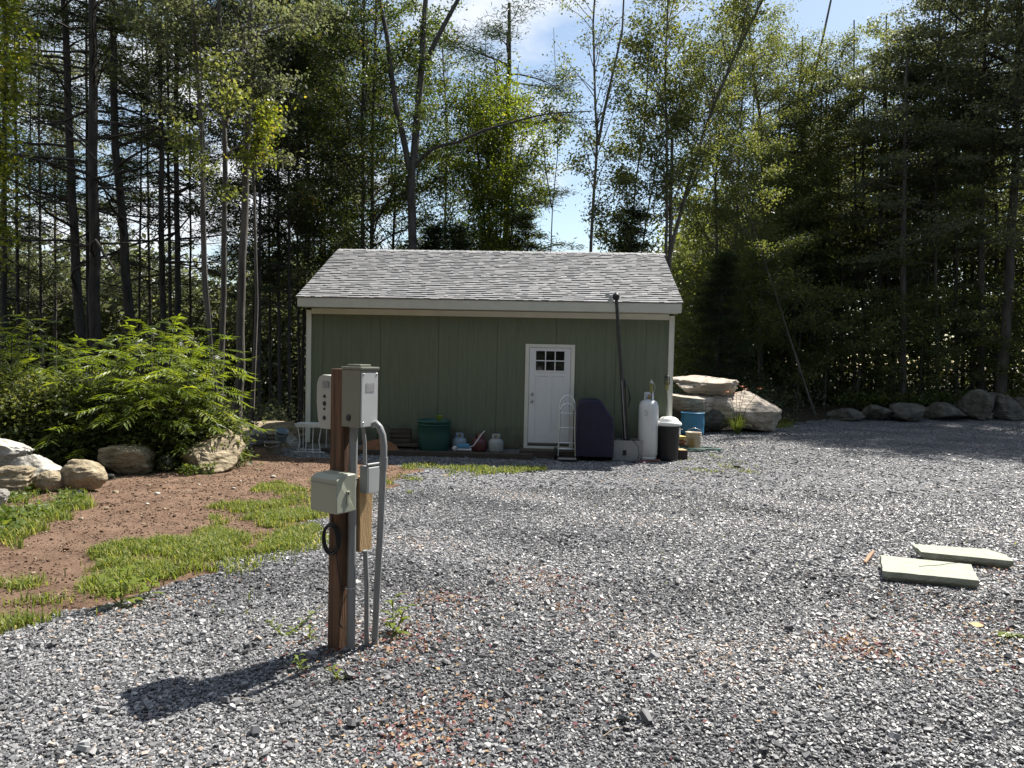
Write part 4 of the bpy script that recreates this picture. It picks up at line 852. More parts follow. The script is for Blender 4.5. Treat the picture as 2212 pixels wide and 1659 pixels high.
# ------------------------------------------------------------------ utility post
PG = G(1017 / 1.3888 , 1400)
PG = Vector((PG.x, PG.y, float(zg(PG.x, PG.y))))
PG = G(733, 1401)
up_ = thing('utility_post', 'wooden post with grey electrical boxes and conduits standing in the gravel', 'utility post', PG, math.radians(-35))
postw = mat('weathered_post', (.045, .026, .016), .85, .0, 7, .6, 30, stretch=(7, 7, .3), col2=(.21, .11, .06))
boxg = mat('box_grey', (.18, .185, .145), .45, .05, 4); boxb = mat('box_beige', (.31, .32, .25), .45, .04, 4); pvc = mat('pvc_grey', (.22, .225, .225), .42, .08, 6)
HP = 1.55
MB().box((0, 0, HP / 2 - .1), (.092, .092, HP + .2)).build('post', postw, up_, .004)
# breaker box on the right face
bxp = thing('breaker_box', None, None, (.0475 + .071, .012, HP - .155)); bxp.parent = up_; bxp['label'] = 'upper grey breaker box with a round knockout'
MB().box((0, 0, 0), (.142, .124, .31)).build('enclosure', boxg, bxp, .003)
MB().box((.004, 0, .162), (.156, .136, .014)).build('top_cap', boxg, bxp, .003)
MB().box((.0, -.005, .1755), (.10, .08, .013)).build('hub_plate', boxg, bxp, .003)
MB().box((.0755, 0, -.006), (.008, .118, .29)).build('cover', mat('cover_grey', (.50, .51, .50), .4, .04, 4), bxp, .003)
MB().lathe([(0, .001), (.019, .001), (.019, 0)], n=20).build('knockout', dark_m, bxp, loc=(-.015, -.0625, -.105), rot=(PI / 2, 0, 0))
# left meter panel
mp2 = thing('disconnect_box', None, None, (-.0475 - .06, .02, HP - .185)); mp2.parent = up_; mp2['label'] = 'rounded light grey control box on the far side of the post'
pl = [(.06, -.15), (.06, .145), (-.02, .15), (-.05, .135), (-.066, .10), (-.068, .0), (-.055, -.10), (-.035, -.15)]
n = len(pl); MB().add([(x, -.055, z) for x, z in pl] + [(x, .055, z) for x, z in pl], [tuple(range(n))[::-1], tuple(range(n, 2 * n))] + [(i, (i + 1) % n, n + (i + 1) % n, n + i) for i in range(n)]).build('housing', mat('panel_pale', (.36, .36, .32), .5, .05, 4), mp2, .004)
for z, s in ((.03, .010), (-.01, .014), (-.04, .008), (-.09, .013)):
    MB().lathe([(0, .004), (s * .8, .004), (s, 0)], n=14).build('knob', dark_m, mp2, loc=(.0, -.056, z), rot=(PI / 2, 0, 0))
MB().box((.01, -.0575, .095), (.05, .003, .035)).build('rating_plate', pvc, mp2)
MB().tube([(-.01, 0, -.15), (-.01, 0, -.20), (.03, 0, -.22)], .014, 8).build('cable_gland', dark_m, mp2)
# beige in-use cover box in front
bb2 = thing('outlet_box', None, None, (.0675, -.118, HP - .655)); bb2.parent = up_; bb2['label'] = 'beige weatherproof outlet box on the near face'
w_, d_, h_ = .205, .138, .20
m = MB(); X0, X1, Y0, Y1 = -w_ / 2, w_ / 2, -d_ / 2, d_ / 2
m.add([(X0, Y0, -h_ / 2), (X1, Y0, -h_ / 2), (X1, Y1, -h_ / 2), (X0, Y1, -h_ / 2), (X0, Y0, h_ * .40), (X1, Y0, h_ * .40), (X1, Y1, h_ * .5), (X0, Y1, h_ * .5), (X0 + .01, Y0 + .035, h_ * .5), (X1 - .01, Y0 + .035, h_ * .5)],
      [(3, 2, 1, 0), (0, 1, 5, 4), (1, 2, 6, 9, 5), (2, 3, 7, 6), (3, 0, 4, 8, 7), (4, 5, 9, 8), (8, 9, 6, 7)]); m.build('cover', boxb, bb2, .007)
MB().box((X1 + .001, .01, -.02), (.008, .02, .07)).build('latch', boxb, bb2, .003)
MB().box((X1 + .004, .01, .002), (.006, .008, .012)).build('latch_pin', dark_m, bb2)
MB().box((.0, Y0 - .001, .055), (w_ - .01, .004, .004)).build('lid_seam', pvc, bb2)
# grey outlet with backing board
MB().box((.085, .09, HP - .80), (.036, .092, .42)).build('backing_board', newwood_m, up_, .003)
go = thing('outlet_cover', None, None, (.137, .085, HP - .60)); go.parent = up_; go['label'] = 'small grey hinged outlet cover on the backing board'
MB().box((0, 0, 0), (.05, .115, .15)).build('outlet_body', pvc, go, .004); MB().box((.033, 0, -.003), (.016, .108, .142)).build('flap', mat('flap_grey', (.42, .43, .43), .4, .04, 4), go, .004)
MB().tube([(.03, -.055, .082), (.03, .055, .082)], .008, 8).build('hinge', pvc, go)
# conduits
MB().tube([(.076, .012, HP - .31), (.076, .012, .8), (.08, .01, -.1)], .0235, 14).build('conduit', pvc, up_)
pts = [(.188, .04, HP - .30), (.21, .05, HP - .29), (.232, .055, HP - .31), (.25, .06, HP - .35), (.258, .062, HP - .41), (.258, .062, HP - .47), (.25, .065, HP - .62), (.215, .09, .7), (.165, .12, .3), (.13, .14, -.05)]
MB().tube(pts, .0185, 12).build('conduit', pvc, up_)
MB().tube([(.258, .062, HP - .47), (.257, .062, HP - .53)], .0225, 12).build('coupling', pvc, up_)
MB().tube([(.13, .03, HP - .31), (.125, .05, HP - .4), (.12, .06, HP - .53)], .010, 8).build('conduit', pvc, up_)
MB().tube([(.12, .07, HP - 1.0), (.115, .09, .35), (.11, .1, -.05)], .014, 8).build('conduit', pvc, up_)
for z in (.95, .35):
    MB().tube([(.0475, -.02, z), (.085, -.022, z), (.106, .01, z), (.085, .04, z), (.0475, .042, z)], .004, 6).build('conduit_strap', metal_m, up_)
for x, y, z in ((.08, -.045, .13), (.08, .05, .13), (.08, -.045, -.13), (.08, .05, -.13)):
    MB().lathe([(0, .002), (.005, .0015), (.006, 0)], n=10).build('screw', metal_m, bxp, loc=(x, y, z), rot=(0, PI / 2, 0))
MB().box((.0802, .002, .06), (.0012, .06, .045)).build('rating_sticker', mat('sticker_grey', (.33, .33, .32), .6, .25, 90), bxp)
# black cable coil hung on the post
R35 = Matrix.Rotation(math.radians(-35), 3, 'Z')
def post_pt(x, y, z): return PG + R35 @ Vector((x, y, z))
pts = []
for k in range(5 * 20):
    a = 2 * PI * k / 20; rr = .062 + .008 * math.sin(a * .43); pts.append(post_pt(-.005 + rr * math.cos(a) * .9, -.062 - .006 * (k // 20 % 3), .62 + rr * 1.25 * math.sin(a)))
m = MB(); m.tube([p - PG for p in pts], .0048, 6)
m.tube([post_pt(x, y, z) - PG for x, y, z in ((.0, -.06, .70), (-.01, -.06, .78), (.02, -.058, .88))], .0048, 6)
m.tube([post_pt(x, y, z) - PG for x, y, z in ((.03, -.065, .57), (.046, -.06, .48), (.052, -.052, .40), (.054, -.03, .32), (.053, -.04, .22), (.052, -.05, .16), (.056, -.03, .13))], .0035, 6)
m.tube([post_pt(.05 + .018 * math.cos(a), -.06 + .004 * math.sin(a * 3), .63 + .05 * math.sin(a)) - PG for a in np.linspace(0, 4 * PI, 30)], .0045, 6)
tag(m.build('power_cable', dark_m, None, loc=PG), 'black power cable coiled and hung round the wooden post', 'cable')


ORD = ['leftmost', 'second', 'third', 'fourth', 'fifth', 'sixth', 'seventh', 'eighth', 'ninth', 'tenth', 'eleventh', 'twelfth', 'thirteenth', 'fourteenth', 'fifteenth', 'sixteenth', 'seventeenth', 'eighteenth', 'nineteenth', 'twentieth'] + ['twenty-' + q for q in ('first', 'second', 'third', 'fourth', 'fifth', 'sixth', 'seventh', 'eighth', 'ninth')]
def relabel(objs, us, text):
    for k, i in enumerate(sorted(range(len(us)), key=lambda i: us[i])): objs[i]['label'] = text % (ORD[k] + ('' if k == 0 else ' from left'))
# ------------------------------------------------------------------ plants
def numtube(path, rad, sides, V, Q, off):
    """path (k,3) radii (k) -> append"""
    path = np.asarray(path, float); k = len(path)
    t = np.gradient(path, axis=0); t /= np.linalg.norm(t, axis=1)[:, None] + 1e-9
    ref = np.array([1.0, 0.3, 0.1]) if abs(t[0, 0]) < .8 else np.array([0.1, 1.0, .2])
    a = ref[None] - t * (t @ ref)[:, None]; a /= np.linalg.norm(a, axis=1)[:, None]; b = np.cross(t, a)
    th = np.arange(sides) * 2 * PI / sides
    P = path[:, None] + (a[:, None] * np.cos(th)[None, :, None] + b[:, None] * np.sin(th)[None, :, None]) * np.asarray(rad)[:, None, None]
    V.append(P.reshape(-1, 3)); i, j = np.meshgrid(np.arange(k - 1), np.arange(sides), indexing='ij')
    q = np.stack([i * sides + j, i * sides + (j + 1) % sides, (i + 1) * sides + (j + 1) % sides, (i + 1) * sides + j], -1).reshape(-1, 4)
    Q.append(q + off); return off + k * sides

def bark(name, a, b, sc=9):
    return mat(name, a, .9, .2, sc, .9, 16, stretch=(1, 1, .22), col2=b, spec=.15)
BK = {'pine': bark('pine_bark', (.024, .022, .020), (.075, .067, .06)), 'maple': bark('maple_bark', (.035, .032, .03), (.10, .09, .082)), 'birch': bark('birch_bark', (.05, .045, .04), (.15, .135, .12), 5)}
LF = {'pine': tone_mat('pine_needles', [(0, (.018, .03, .013)), (.7, (.036, .055, .02)), (1, (.07, .085, .03))], .5, .3, .28, (1.7, 1.6, .8)),
      'maple': tone_mat('maple_leaves', [(0, (.028, .048, .014)), (.6, (.06, .088, .022)), (.93, (.12, .145, .03)), (1, (.22, .15, .04))], .45, .4, .42, (2.0, 1.85, .8)),
      'birch': tone_mat('birch_leaves', [(0, (.05, .068, .026)), (.6, (.095, .118, .043)), (1, (.17, .18, .07))], .5, .4, .52, (2.0, 1.85, .9)),
      'dark': tone_mat('dark_leaves', [(0, (.052, .062, .040)), (.8, (.105, .118, .072)), (1, (.18, .19, .10))], .5, .45, .55, (1.85, 1.8, 1.1))}

LF['sunny'] = tone_mat('sunny_leaves', [(0, (.07, .105, .02)), (.6, (.12, .165, .028)), (.93, (.19, .21, .04)), (1, (.25, .22, .05))], .45, .35, .5, (2.0, 1.85, .7))

def grow(path, r_base, r_top, kind, zlo, zhi, nb, blen, seed, leafn=9, lsize=.09, up_ang=.6, fork=None, dead=0, sub=4, clump=.22, lstart=.3, dens=1.0, hide=None, shape='dome'):
    """trunk mesh and leaf arrays around an explicit trunk path (list of 3-vectors)"""
    r = np.random.default_rng(seed); path = np.array([list(p) for p in path], float)
    V, Q, off = [], [], 0
    # resample the trunk with slight wobble
    seg = np.linalg.norm(np.diff(path, axis=0), axis=1); s = np.concatenate([[0], np.cumsum(seg)]); m = max(10, int(s[-1] / .8)); si = np.linspace(0, s[-1], m)
    tp = np.stack([np.interp(si, s, path[:, k]) for k in range(3)], 1); tp[1:-1, :2] += r.normal(0, r_base * .12, (m - 2, 2))
    rad = r_base + (r_top - r_base) * (si / s[-1]) ** .9; rad[0] *= 1.35; off = numtube(tp, rad, 10, V, Q, off)
    C = []
    def limb(p0, az, el, ln, rr, leafy=True, bend=.15):
        nonlocal off
        k = 6; d = np.array([math.cos(az) * math.cos(el), math.sin(az) * math.cos(el), math.sin(el)]); p = [np.array(p0, float)]
        for i in range(k):
            d = d + r.normal(0, .10, 3); d[2] += bend / k * (1 if up_ang > .2 else -.3); d /= np.linalg.norm(d); p.append(p[-1] + d * ln / k)
        p = np.array(p); off = numtube(p, np.linspace(rr, rr * .25 + .002, k + 1), 5, V, Q, off); return p
    for i in range(nb):
        f = (i + r.uniform(0, 1)) / nb; z = zlo + (zhi - zlo) * f; pz = np.array([np.interp(z, tp[:, 2], tp[:, 0]), np.interp(z, tp[:, 2], tp[:, 1]), z]); tr = np.interp(z, tp[:, 2], rad)
        if shape == 'dome': L_ = blen * (.45 + .75 * math.sin(PI * min(1, .12 + f * .8)))
        elif shape == 'cone': L_ = blen * (1.05 - .85 * f)
        else: L_ = blen * r.uniform(.6, 1.1)
        L_ *= r.uniform(.7, 1.15); el = up_ang + r.normal(0, .16)
        p = limb(pz, r.uniform(0, 2 * PI), el, L_, min(tr * .45, .012 + L_ * .014))
        if i / nb < dead: continue
        for sidx in range(sub):
            g_ = lstart + (1 - lstart) * (sidx + r.uniform(0, 1)) / sub; q0_ = p[min(5, int(g_ * 6))] + (p[min(6, int(g_ * 6) + 1)] - p[min(5, int(g_ * 6))]) * (g_ * 6 % 1)
            dd = p[-1] - p[0]; a2 = math.atan2(dd[1], dd[0]) + r.choice([-1, 1]) * r.uniform(.4, 1.1); l2 = L_ * r.uniform(.22, .42)
            el2 = el * .6 + r.normal(0, .2); e2 = np.array([math.cos(a2) * math.cos(el2), math.sin(a2) * math.cos(el2), math.sin(el2)])
            tw = np.array([q0_, q0_ + e2 * l2 * .5, q0_ + e2 * l2 + np.array([0, 0, -.03])]); off = numtube(tw, [.008, .005, .003], 3, V, Q, off)
            nc = max(2, int(l2 / .16 * dens))
            for c in range(nc): C.append(q0_ + e2 * l2 * (c + 1) / nc)
        for c in range(int(3 * dens) + 1): C.append(p[-1] - (p[-1] - p[-2]) * r.uniform(0, 1))
    C = np.array(C) if C else np.zeros((0, 3))
    out_leaf = None
    if len(C):
        tone = np.repeat(np.clip(r.beta(2, 2.2, len(C)), 0, 1), leafn)
        fl = .28 if kind in ('pine', 'dark') else .55
        P = np.repeat(C, leafn, 0) + r.normal(0, 1, (len(C) * leafn, 3)) * np.array([clump, clump, clump * fl])
        asp = .16 if kind == 'pine' else .6
        lv, lq = leaves(P, lsize * (1.7 if kind == 'pine' else 1), r, asp, .35 if kind == 'pine' else .7)
        out_leaf = (lv, lq, np.repeat(np.clip(tone + r.normal(0, .12, len(tone)), 0, 1), 4))
    return np.concatenate(V), np.concatenate(Q), out_leaf

def tree_obj(name, label, cat, origin, data, kind, group=None, extra=None, leafmat=None):
    V_, Q_, lf = data; o = thing(name, label, cat, origin, 0, group); off = np.array(list(origin))
    if extra:
        for eV, eQ in extra: Q_ = np.concatenate([Q_, eQ + len(V_)]); V_ = np.concatenate([V_, eV])
    fastmesh('trunk', V_ - off, Q_, BK[{'dark': 'maple'}.get(kind, kind)], parent=o, smooth=True)
    if lf is not None: fastmesh('crown', lf[0] - off, lf[1], LF[leafmat or kind], lf[2], parent=o)
    return o

def hero(label, pts, d, wpx, kind, zlo, zhi, nb, blen, seed, H=17, name=None, cat='tree', group=None, branches=(), rtop=0, leafmat=None, **kw):
    """trunk through display pixels pts (bottom first) at depth d; grows from the ground up to height H"""
    P = [D(u, v_, d) for u, v_ in pts]; P = sorted(P, key=lambda p: p.z)
    b = P[0]; s = (P[1] - P[0]) / max(.3, (P[1].z - P[0].z)) if len(P) > 1 else Vector((0, 0, 1))
    gz = float(zg(b.x, b.y)); foot = b - Vector((s.x, s.y, 1)) * max(0, (b.z - gz)) ; foot = Vector((foot.x, foot.y, float(zg(foot.x, foot.y)) - .1)); path = [foot] + P
    t = P[-1]
    if H > t.z + .5:
        s = (P[-1] - P[-2]) / max(.3, P[-1].z - P[-2].z) if len(P) > 1 else Vector((0, 0, 1)); path.append(t + Vector((s.x * .7, s.y, 1)) * (H - t.z))
    rb = wpx * d / F / 2 * 1.08
    data = grow(path, rb, rb * (rtop or (.35 if H > 12 else .2)), kind, zlo, zhi, nb, blen, seed, **kw)
    ex = []
    for bp, w0, w1 in branches:
        bb_ = np.array([list(D(u, v_, d + dd)) for u, v_, dd in bp]); VV, QQ = [], []
        seg = np.linalg.norm(np.diff(bb_, axis=0), axis=1); ssn = np.concatenate([[0], np.cumsum(seg)]); m = max(8, int(ssn[-1] / .4)); si = np.linspace(0, ssn[-1], m)
        q_ = np.stack([np.interp(si, ssn, bb_[:, k]) for k in range(3)], 1); numtube(q_, np.linspace(w0, w1, m) * d / F / 2, 8, VV, QQ, 0); ex.append((VV[0], QQ[0]))
    return tree_obj(name or (kind + '_tree' if kind != 'dark' else 'evergreen_tree'), label, cat, foot, data, kind, group, ex, leafmat)

# left wood: tall pines with bare lower trunks
P_ = dict(up_ang=.05, lsize=.11, leafn=13, clump=.20, sub=5, shape='flat')
hero('dark pine with bare trunk at the extreme left edge behind the shrub', [(8, 690), (10, 300), (12, 0)], 20, 13, 'pine', 2.5, 15, 40, 2.6, 1, dead=.25, **P_)
hero('tall dark pine leaning slightly left, second thick trunk from the left edge', [(170, 700), (160, 500), (150, 312), (139, 0)], 20, 21, 'pine', 3, 16, 44, 2.8, 2, dead=.5, **P_)
hero('thickest straight dark pine trunk on the left, rising from the shrubs', [(208, 770), (205, 600), (201, 300), (199, 0)], 19, 25, 'pine', 4, 16, 40, 2.6, 3, dead=.6, **P_)
hero('dark pine with curved lower trunk right of the thickest one', [(283, 700), (275, 620), (262, 450), (250, 312), (242, 0)], 21, 21, 'pine', 4, 16, 40, 2.8, 4, dead=.45, **P_)
hero('thin dark pine seen between the two thickest trunks', [(190, 700), (188, 300), (187, 0)], 26, 9, 'pine', 4, 16, 44, 2.6, 5, dead=.2, **P_)
hero('straight nearly black pine, left one of a close pair left of the shed', [(351, 690), (348, 400), (346, 0)], 22, 14, 'pine', 3.5, 16, 46, 2.6, 6, dead=.35, **P_)
hero('slim dark pine squeezed between two thicker ones left of the shed', [(368, 700), (364, 300), (362, 0)], 24, 8, 'pine', 3.5, 15, 46, 2.4, 7, dead=.25, **P_)
hero('straight dark pine, right one of a close pair left of the shed', [(384, 700), (381, 400), (382, 0)], 23, 14, 'pine', 4, 16, 46, 2.6, 8, dead=.3, **P_)
M_ = dict(up_ang=.55, lsize=.095, leafn=17, clump=.17, sub=5)
hero('slim pale barked tree with sunlit right edge bending left near the top', [(470, 900), (455, 720), (443, 648), (437, 312), (430, 195), (414, 0)], 17, 13, 'birch', 6.5, 15, 24, 2.0, 9, leafmat='dark', **M_)
hero('mossy slender forked tree just left of the tallest pale trunk', [(478, 800), (482, 648), (488, 312), (482, 234), (473, 0)], 18, 13, 'birch', 6, 15, 22, 2.0, 10, leafmat='dark', branches=[([(489, 270, 0), (505, 180, .2), (530, 80, .4), (560, 0, .5)], 8, 4)], **M_)
hero('pale smooth trunked tree with kinked base standing by the dome boulder', [(508, 940), (515, 850), (524, 740), (519, 715), (523, 560), (527, 468), (533, 312), (541, 156), (541, 0)], 17.5, 18, 'birch', 7, 15, 22, 2.2, 11, leafmat='dark', branches=[([(541, 120, 0), (560, 60, .2), (590, 15, .3), (600, -40, .3)], 8, 4)], **M_)
hero('slender grey stem rising through the right side of the shrub', [(462, 930), (458, 760), (446, 600), (440, 420)], 15.5, 6, 'birch', 4.5, 7.5, 9, 1.0, 12, H=8, name='sapling', cat='sapling', **M_)
TL = []
for i, (ub, ut, w_, d_) in enumerate([(560, 562, 8, 24), (583, 580, 6, 26), (603, 600, 7, 25), (625, 624, 8, 24), (645, 640, 6, 27), (546, 556, 5, 28), (665, 668, 7, 26), (300, 306, 6, 27), (325, 318, 7, 28), (412, 410, 6, 28), (90, 84, 8, 27), (60, 66, 6, 29), (120, 118, 7, 30), (690, 700, 6, 27), (720, 716, 7, 28), (40, 34, 9, 25)]):
    TL.append(ub); hero('thin dark tree trunk crowded among others in the wood left of the shed', [(ub, 760), (ut, 250)], d_, w_, 'pine' if i % 2 else 'maple', 3.0, 14, 38, 2.2, 30 + i, group='thin crowded trees left of the shed', H=14, leafmat=(None if i % 2 else 'dark'), **(dict(P_, dead=.05) if i % 2 else M_))
relabel([o for o in COL.objects if o.get('group') == 'thin crowded trees left of the shed'], TL, 'thin dark background trunk in the wood left of the shed, %s')
# behind the shed
hero('straight slim dark tree behind the roof, left one of a pair', [(785, 545), (784, 300), (786, 0)], 25, 10, 'maple', 4, 17, 60, 2.8, 50, H=18, dens=1.1, **M_)
hero('dark tree behind the roof with bent limbs, right one of a pair', [(803, 543), (804, 400), (806, 250), (812, 60)], 26, 12, 'maple', 3.5, 15, 50, 2.6, 51, H=16, **M_)
hero('big bare tree forking into a wide Y above the shed roof', [(890, 543), (888, 430), (890, 347)], 24, 19, 'maple', 12.5, 13.5, 4, .8, 52, H=7.6, name='bare_tree', sub=1, dead=1, rtop=.85, branches=[
    ([(884, 365, 0), (870, 290, 0), (854, 222, 0), (843, 139, 0), (835, 69, 0), (819, 0, 0), (800, -120, 0)], 14, 7),
    ([(893, 355, 0), (902, 243, .2), (911, 146, .2), (916, 35, .3), (920, 0, .3), (925, -150, .3)], 17, 8),
    ([(912, 150, .2), (930, 112, .1), (951, 69, 0), (989, 0, 0), (1040, -90, 0)], 12, 6),
    ([(898, 358, 0), (920, 332, -.2), (944, 316, -.4), (993, 306, -.6), (1045, 281, -.8), (1132, 257, -1), (1184, 245, -1), (1278, 240, -1)], 8, 2),
    ([(1184, 245, -1), (1210, 262, -1), (1225, 268, -1)], 2, 1)])
for i, (u0, u1, v1) in enumerate([(1040, 1022, 80), (1052, 1010, 170), (1060, 1048, 60), (1072, 1074, 110), (1080, 1098, 75), (1092, 1120, 140), (1100, 1150, 180), (1046, 985, 260)]):
    hero('one of the thin stems of the yellow green maple clump behind the roof', [(u0, 545), ((u0 * .6 + u1 * .4), 350), (u1, v1)], 26 + (i % 3) * .5, 6, 'maple', 4.2, 11.4 - .006 * v1, 20, 1.7, 60 + i, group='stems of the maple clump behind the shed', H=11.8 - v1 * .012, leafmat='sunny', **dict(M_, up_ang=.95, lsize=.10, clump=.24, leafn=11))
relabel([o for o in COL.objects if o.get('group') == 'stems of the maple clump behind the shed'], [1040, 1052, 1060, 1072, 1080, 1092, 1100, 1046], 'thin stem of the yellow green maple clump behind the roof, %s')
hero('thin pale stemmed sapling right of the maple clump, forked low', [(1190, 548), (1192, 460), (1205, 330), (1203, 230), (1196, 60)], 25, 4, 'maple', 7, 11, 9, .9, 70, H=12, branches=[([(1192, 450, 0), (1178, 360, 0), (1170, 250, .2)], 3, 1.5)], name='sapling', cat='sapling', **M_)
hero('slim bare trunked tree with narrow fork against open blue sky', [(1276, 550), (1280, 450), (1288, 347), (1292, 312), (1285, 208), (1281, 69), (1285, 0)], 23.5, 9, 'birch', 6, 13.5, 26, 1.4, 71, H=14, branches=[([(1292, 312, 0), (1305, 240, 0), (1320, 174, 0), (1344, 69, 0), (1350, -60, 0)], 7, 3), ([(1283, 410, 0), (1268, 370, 0), (1258, 350, 0)], 2, 1)], **dict(M_, dens=.8, up_ang=.9, lsize=.085, leafn=7))
hero('very thin pole of a tree leaning right over the roof ridge', [(1295, 550), (1330, 450), (1375, 330)], 24, 3.2, 'birch', 5.5, 7.5, 6, .8, 72, H=8.4, name='sapling', cat='sapling', **M_)
hero('slim dark tree above the roof standing in the round evergreen', [(1358, 548), (1375, 382), (1392, 278), (1398, 180)], 25, 6, 'birch', 4, 12, 38, 1.7, 73, H=13, **dict(M_, dens=.9, up_ang=.7))
hero('slender tree leaning right between two straighter ones', [(1390, 520), (1399, 458), (1427, 312), (1462, 226)], 26, 6, 'birch', 4, 11, 34, 1.7, 74, H=12, **dict(M_, dens=.9, up_ang=.7))
hero('straight slim tree right at the right end of the roof ridge', [(1438, 552), (1441, 417), (1441, 295), (1436, 174), (1443, 0)], 24.5, 8, 'birch', 6, 15, 40, 2.0, 75, H=16, **dict(M_, dens=.9, up_ang=.9))
hero('broken dead snag beside the straight slim tree at the roof end', [(1447, 552), (1449, 400), (1452, 300)], 25, 9, 'birch', 20, 21, 0, 1, 76, H=6, rtop=.7, name='snag', cat='dead tree', **M_)
hero('strongly leaning tall tree crossing from the roof corner up to the right', [(1443, 569), (1472, 451), (1514, 306), (1542, 229), (1594, 104), (1649, 0)], 25, 11, 'birch', 7, 15, 40, 1.8, 77, H=15, **dict(M_, dens=.9, up_ang=.95))
hero('thin straight sapling leaning left, right of the leaning tree', [(1650, 560), (1620, 470), (1590, 380), (1555, 260)], 27, 5, 'birch', 2.5, 10, 34, 1.4, 78, H=10.5, **M_)
B_ = dict(up_ang=.75, lsize=.085, leafn=19, clump=.18, sub=5)
hero('tall birch with dark double trunk right of the leaning tree', [(1643, 860), (1643, 648), (1648, 400), (1646, 273), (1627, 156)], 32, 12, 'birch', 2.5, 15.5, 70, 2.5, 80, H=16.5, branches=[([(1660, 640, 0), (1655, 450, 0), (1648, 300, 0)], 9, 5)], **B_)
hero('tall birch forking narrowly halfway up on the right side', [(1712, 860), (1717, 648), (1728, 450), (1732, 312), (1725, 234), (1732, 117)], 32.5, 10, 'birch', 3.5, 15, 62, 2.3, 81, H=16, branches=[([(1732, 312, 0), (1752, 195, 0), (1780, 70, 0), (1795, 0, 0)], 7, 4)], **B_)
hero('thin straight birch third from the roof corner on the right', [(1789, 860), (1787, 648), (1785, 273)], 33, 7, 'birch', 3, 15, 62, 2.3, 82, H=16, **B_)
hero('thin leafy birch close to the roof corner in front of the right wood', [(1548, 860), (1550, 650), (1545, 400), (1560, 200)], 29, 7, 'birch', 2, 14, 60, 2.2, 83, H=15, **B_)
hero('leafy tree behind the pink slab boulder', [(1580, 860), (1585, 600), (1600, 300)], 30, 7, 'birch', 1.5, 15, 60, 2.4, 84, H=16, **B_)
# dark wood on the right
K_ = dict(up_ang=.1, lsize=.10, leafn=13, clump=.20, sub=4, shape='flat')
hero('dark straight evergreen trunk second from the right edge', [(2118, 860), (2121, 648), (2119, 430), (2125, 195)], 29, 15, 'dark', 8.5, 17, 80, 3.8, 90, H=18, **dict(K_, leafn=16, shape='dome', sub=6))
hero('thick grey trunked tree at the right edge of the picture', [(2160, 880), (2178, 648), (2195, 312), (2201, 0)], 28, 22, 'maple', 9.5, 17, 85, 4.0, 91, H=18, leafmat='dark', **dict(M_, up_ang=.3, leafn=16, sub=6, lsize=.12))
hero('slim dark evergreen left of the second trunk from the right edge', [(2066, 860), (2066, 500), (2064, 195)], 30, 9, 'dark', 2, 16, 66, 2.8, 92, H=17, **K_)
rts = [(1820, 32.5, 8, 2.4), (1865, 32, 9, 2.8), (1895, 31, 12, 2.8), (1922, 31.5, 8, 2.6), (1950, 28.5, 15, 3.0), (1990, 31, 9, 2.8), (2025, 29, 8, 2.8), (2100, 32, 9, 2.8), (2150, 31, 12, 3), (2225, 30, 12, 3), (2260, 27, 12, 3), (1845, 32, 7, 2.6), (1760, 32, 7, 2.4), (1690, 33, 7, 2.4), (1620, 33, 6, 2.2), (2005, 34, 8, 3), (1930, 35, 8, 3), (2080, 36, 8, 3)]
TL = [q[0] for q in rts]
for i, (u, d_, w_, bl) in enumerate(rts):
    hero('dark trunked evergreen packed in the shaded wood on the right', [(u, 860), (u + (i % 3 - 1) * 5, 500), (u + (i * 7 % 5 - 2) * 8, 200)], d_, w_, 'dark', (5.5 if i % 2 == 0 else 2.2), 12.5 + i * 5 % 4, (38 if i % 2 == 0 else 44), bl, 100 + i, H=13.5 + i * 5 % 4, leafmat=('birch' if i % 3 == 0 else 'dark'), group='evergreens of the shaded wood on the right', **K_)
relabel([o for o in COL.objects if o.get('group') == 'evergreens of the shaded wood on the right'], TL, 'dark slim evergreen in the shaded wood on the right, %s')
for i, (u, v0, d_) in enumerate([(1985, 560, 28.6), (2040, 620, 29), (2160, 560, 28.4), (1850, 620, 28.6), (1720, 640, 28.4), (2215, 600, 28), (1780, 660, 28.6), (1930, 640, 29)]):
    hero(['whitish forked sapling before the dark wood on the right', 'understory sapling left of the wall boulders, second from its left end', 'broad leafed sapling over the large angular boulder', 'slim sapling at the left part of the dark wood edge', 'sapling with light leaves right of the humped boulder', 'leafy sapling at the right edge above the wall', 'low sapling right behind the driveway shade', 'low leafy sapling in the middle of the dark wood edge'][i],
         [(u, 885), (u + 10, 700), (u + 25, v0)], d_, 4, 'maple', .8, 4.5, 26, 1.3, 130 + i, H=5.2, name='sapling', cat='sapling', leafmat='birch', **dict(M_, up_ang=.2, leafn=9, lsize=.10))

# conifers behind the shed
def conifer(label, u, vtop, d, wid, seed, zl=0.2, group=None, km='dark', nb=110, ang_=-.05):
    t = D(u, vtop, d); gz = float(zg(t.x, t.y)); data = grow([(t.x, t.y, gz - .1), (t.x + .05, t.y, (gz + t.z) / 2), (t.x, t.y, t.z)], .10, .01, 'pine', gz + zl, t.z - .1, nb, wid, seed, leafn=13, lsize=.095, up_ang=ang_, shape='cone', clump=.17, sub=5, lstart=.15)
    return tree_obj('conifer', label, 'conifer', (t.x, t.y, gz), data, 'pine', group)
conifer('bushy dark young conifer behind the roof below the maple clump', 985, 478, 24.5, 1.5, 140)
conifer('bushy dark conifer behind the roof, right of the maple stems', 1140, 455, 25.5, 1.6, 141)
conifer('small round topped dark evergreen above the right part of the roof', 1365, 445, 25, 1.35, 142, nb=120)
conifer('small dark conifer poking over the roof edge at the left of the others', 945, 480, 26, 1.3, 143)
conifer('narrow bluish conifer rising at the right roof corner', 1560, 545, 27, 1.5, 144)
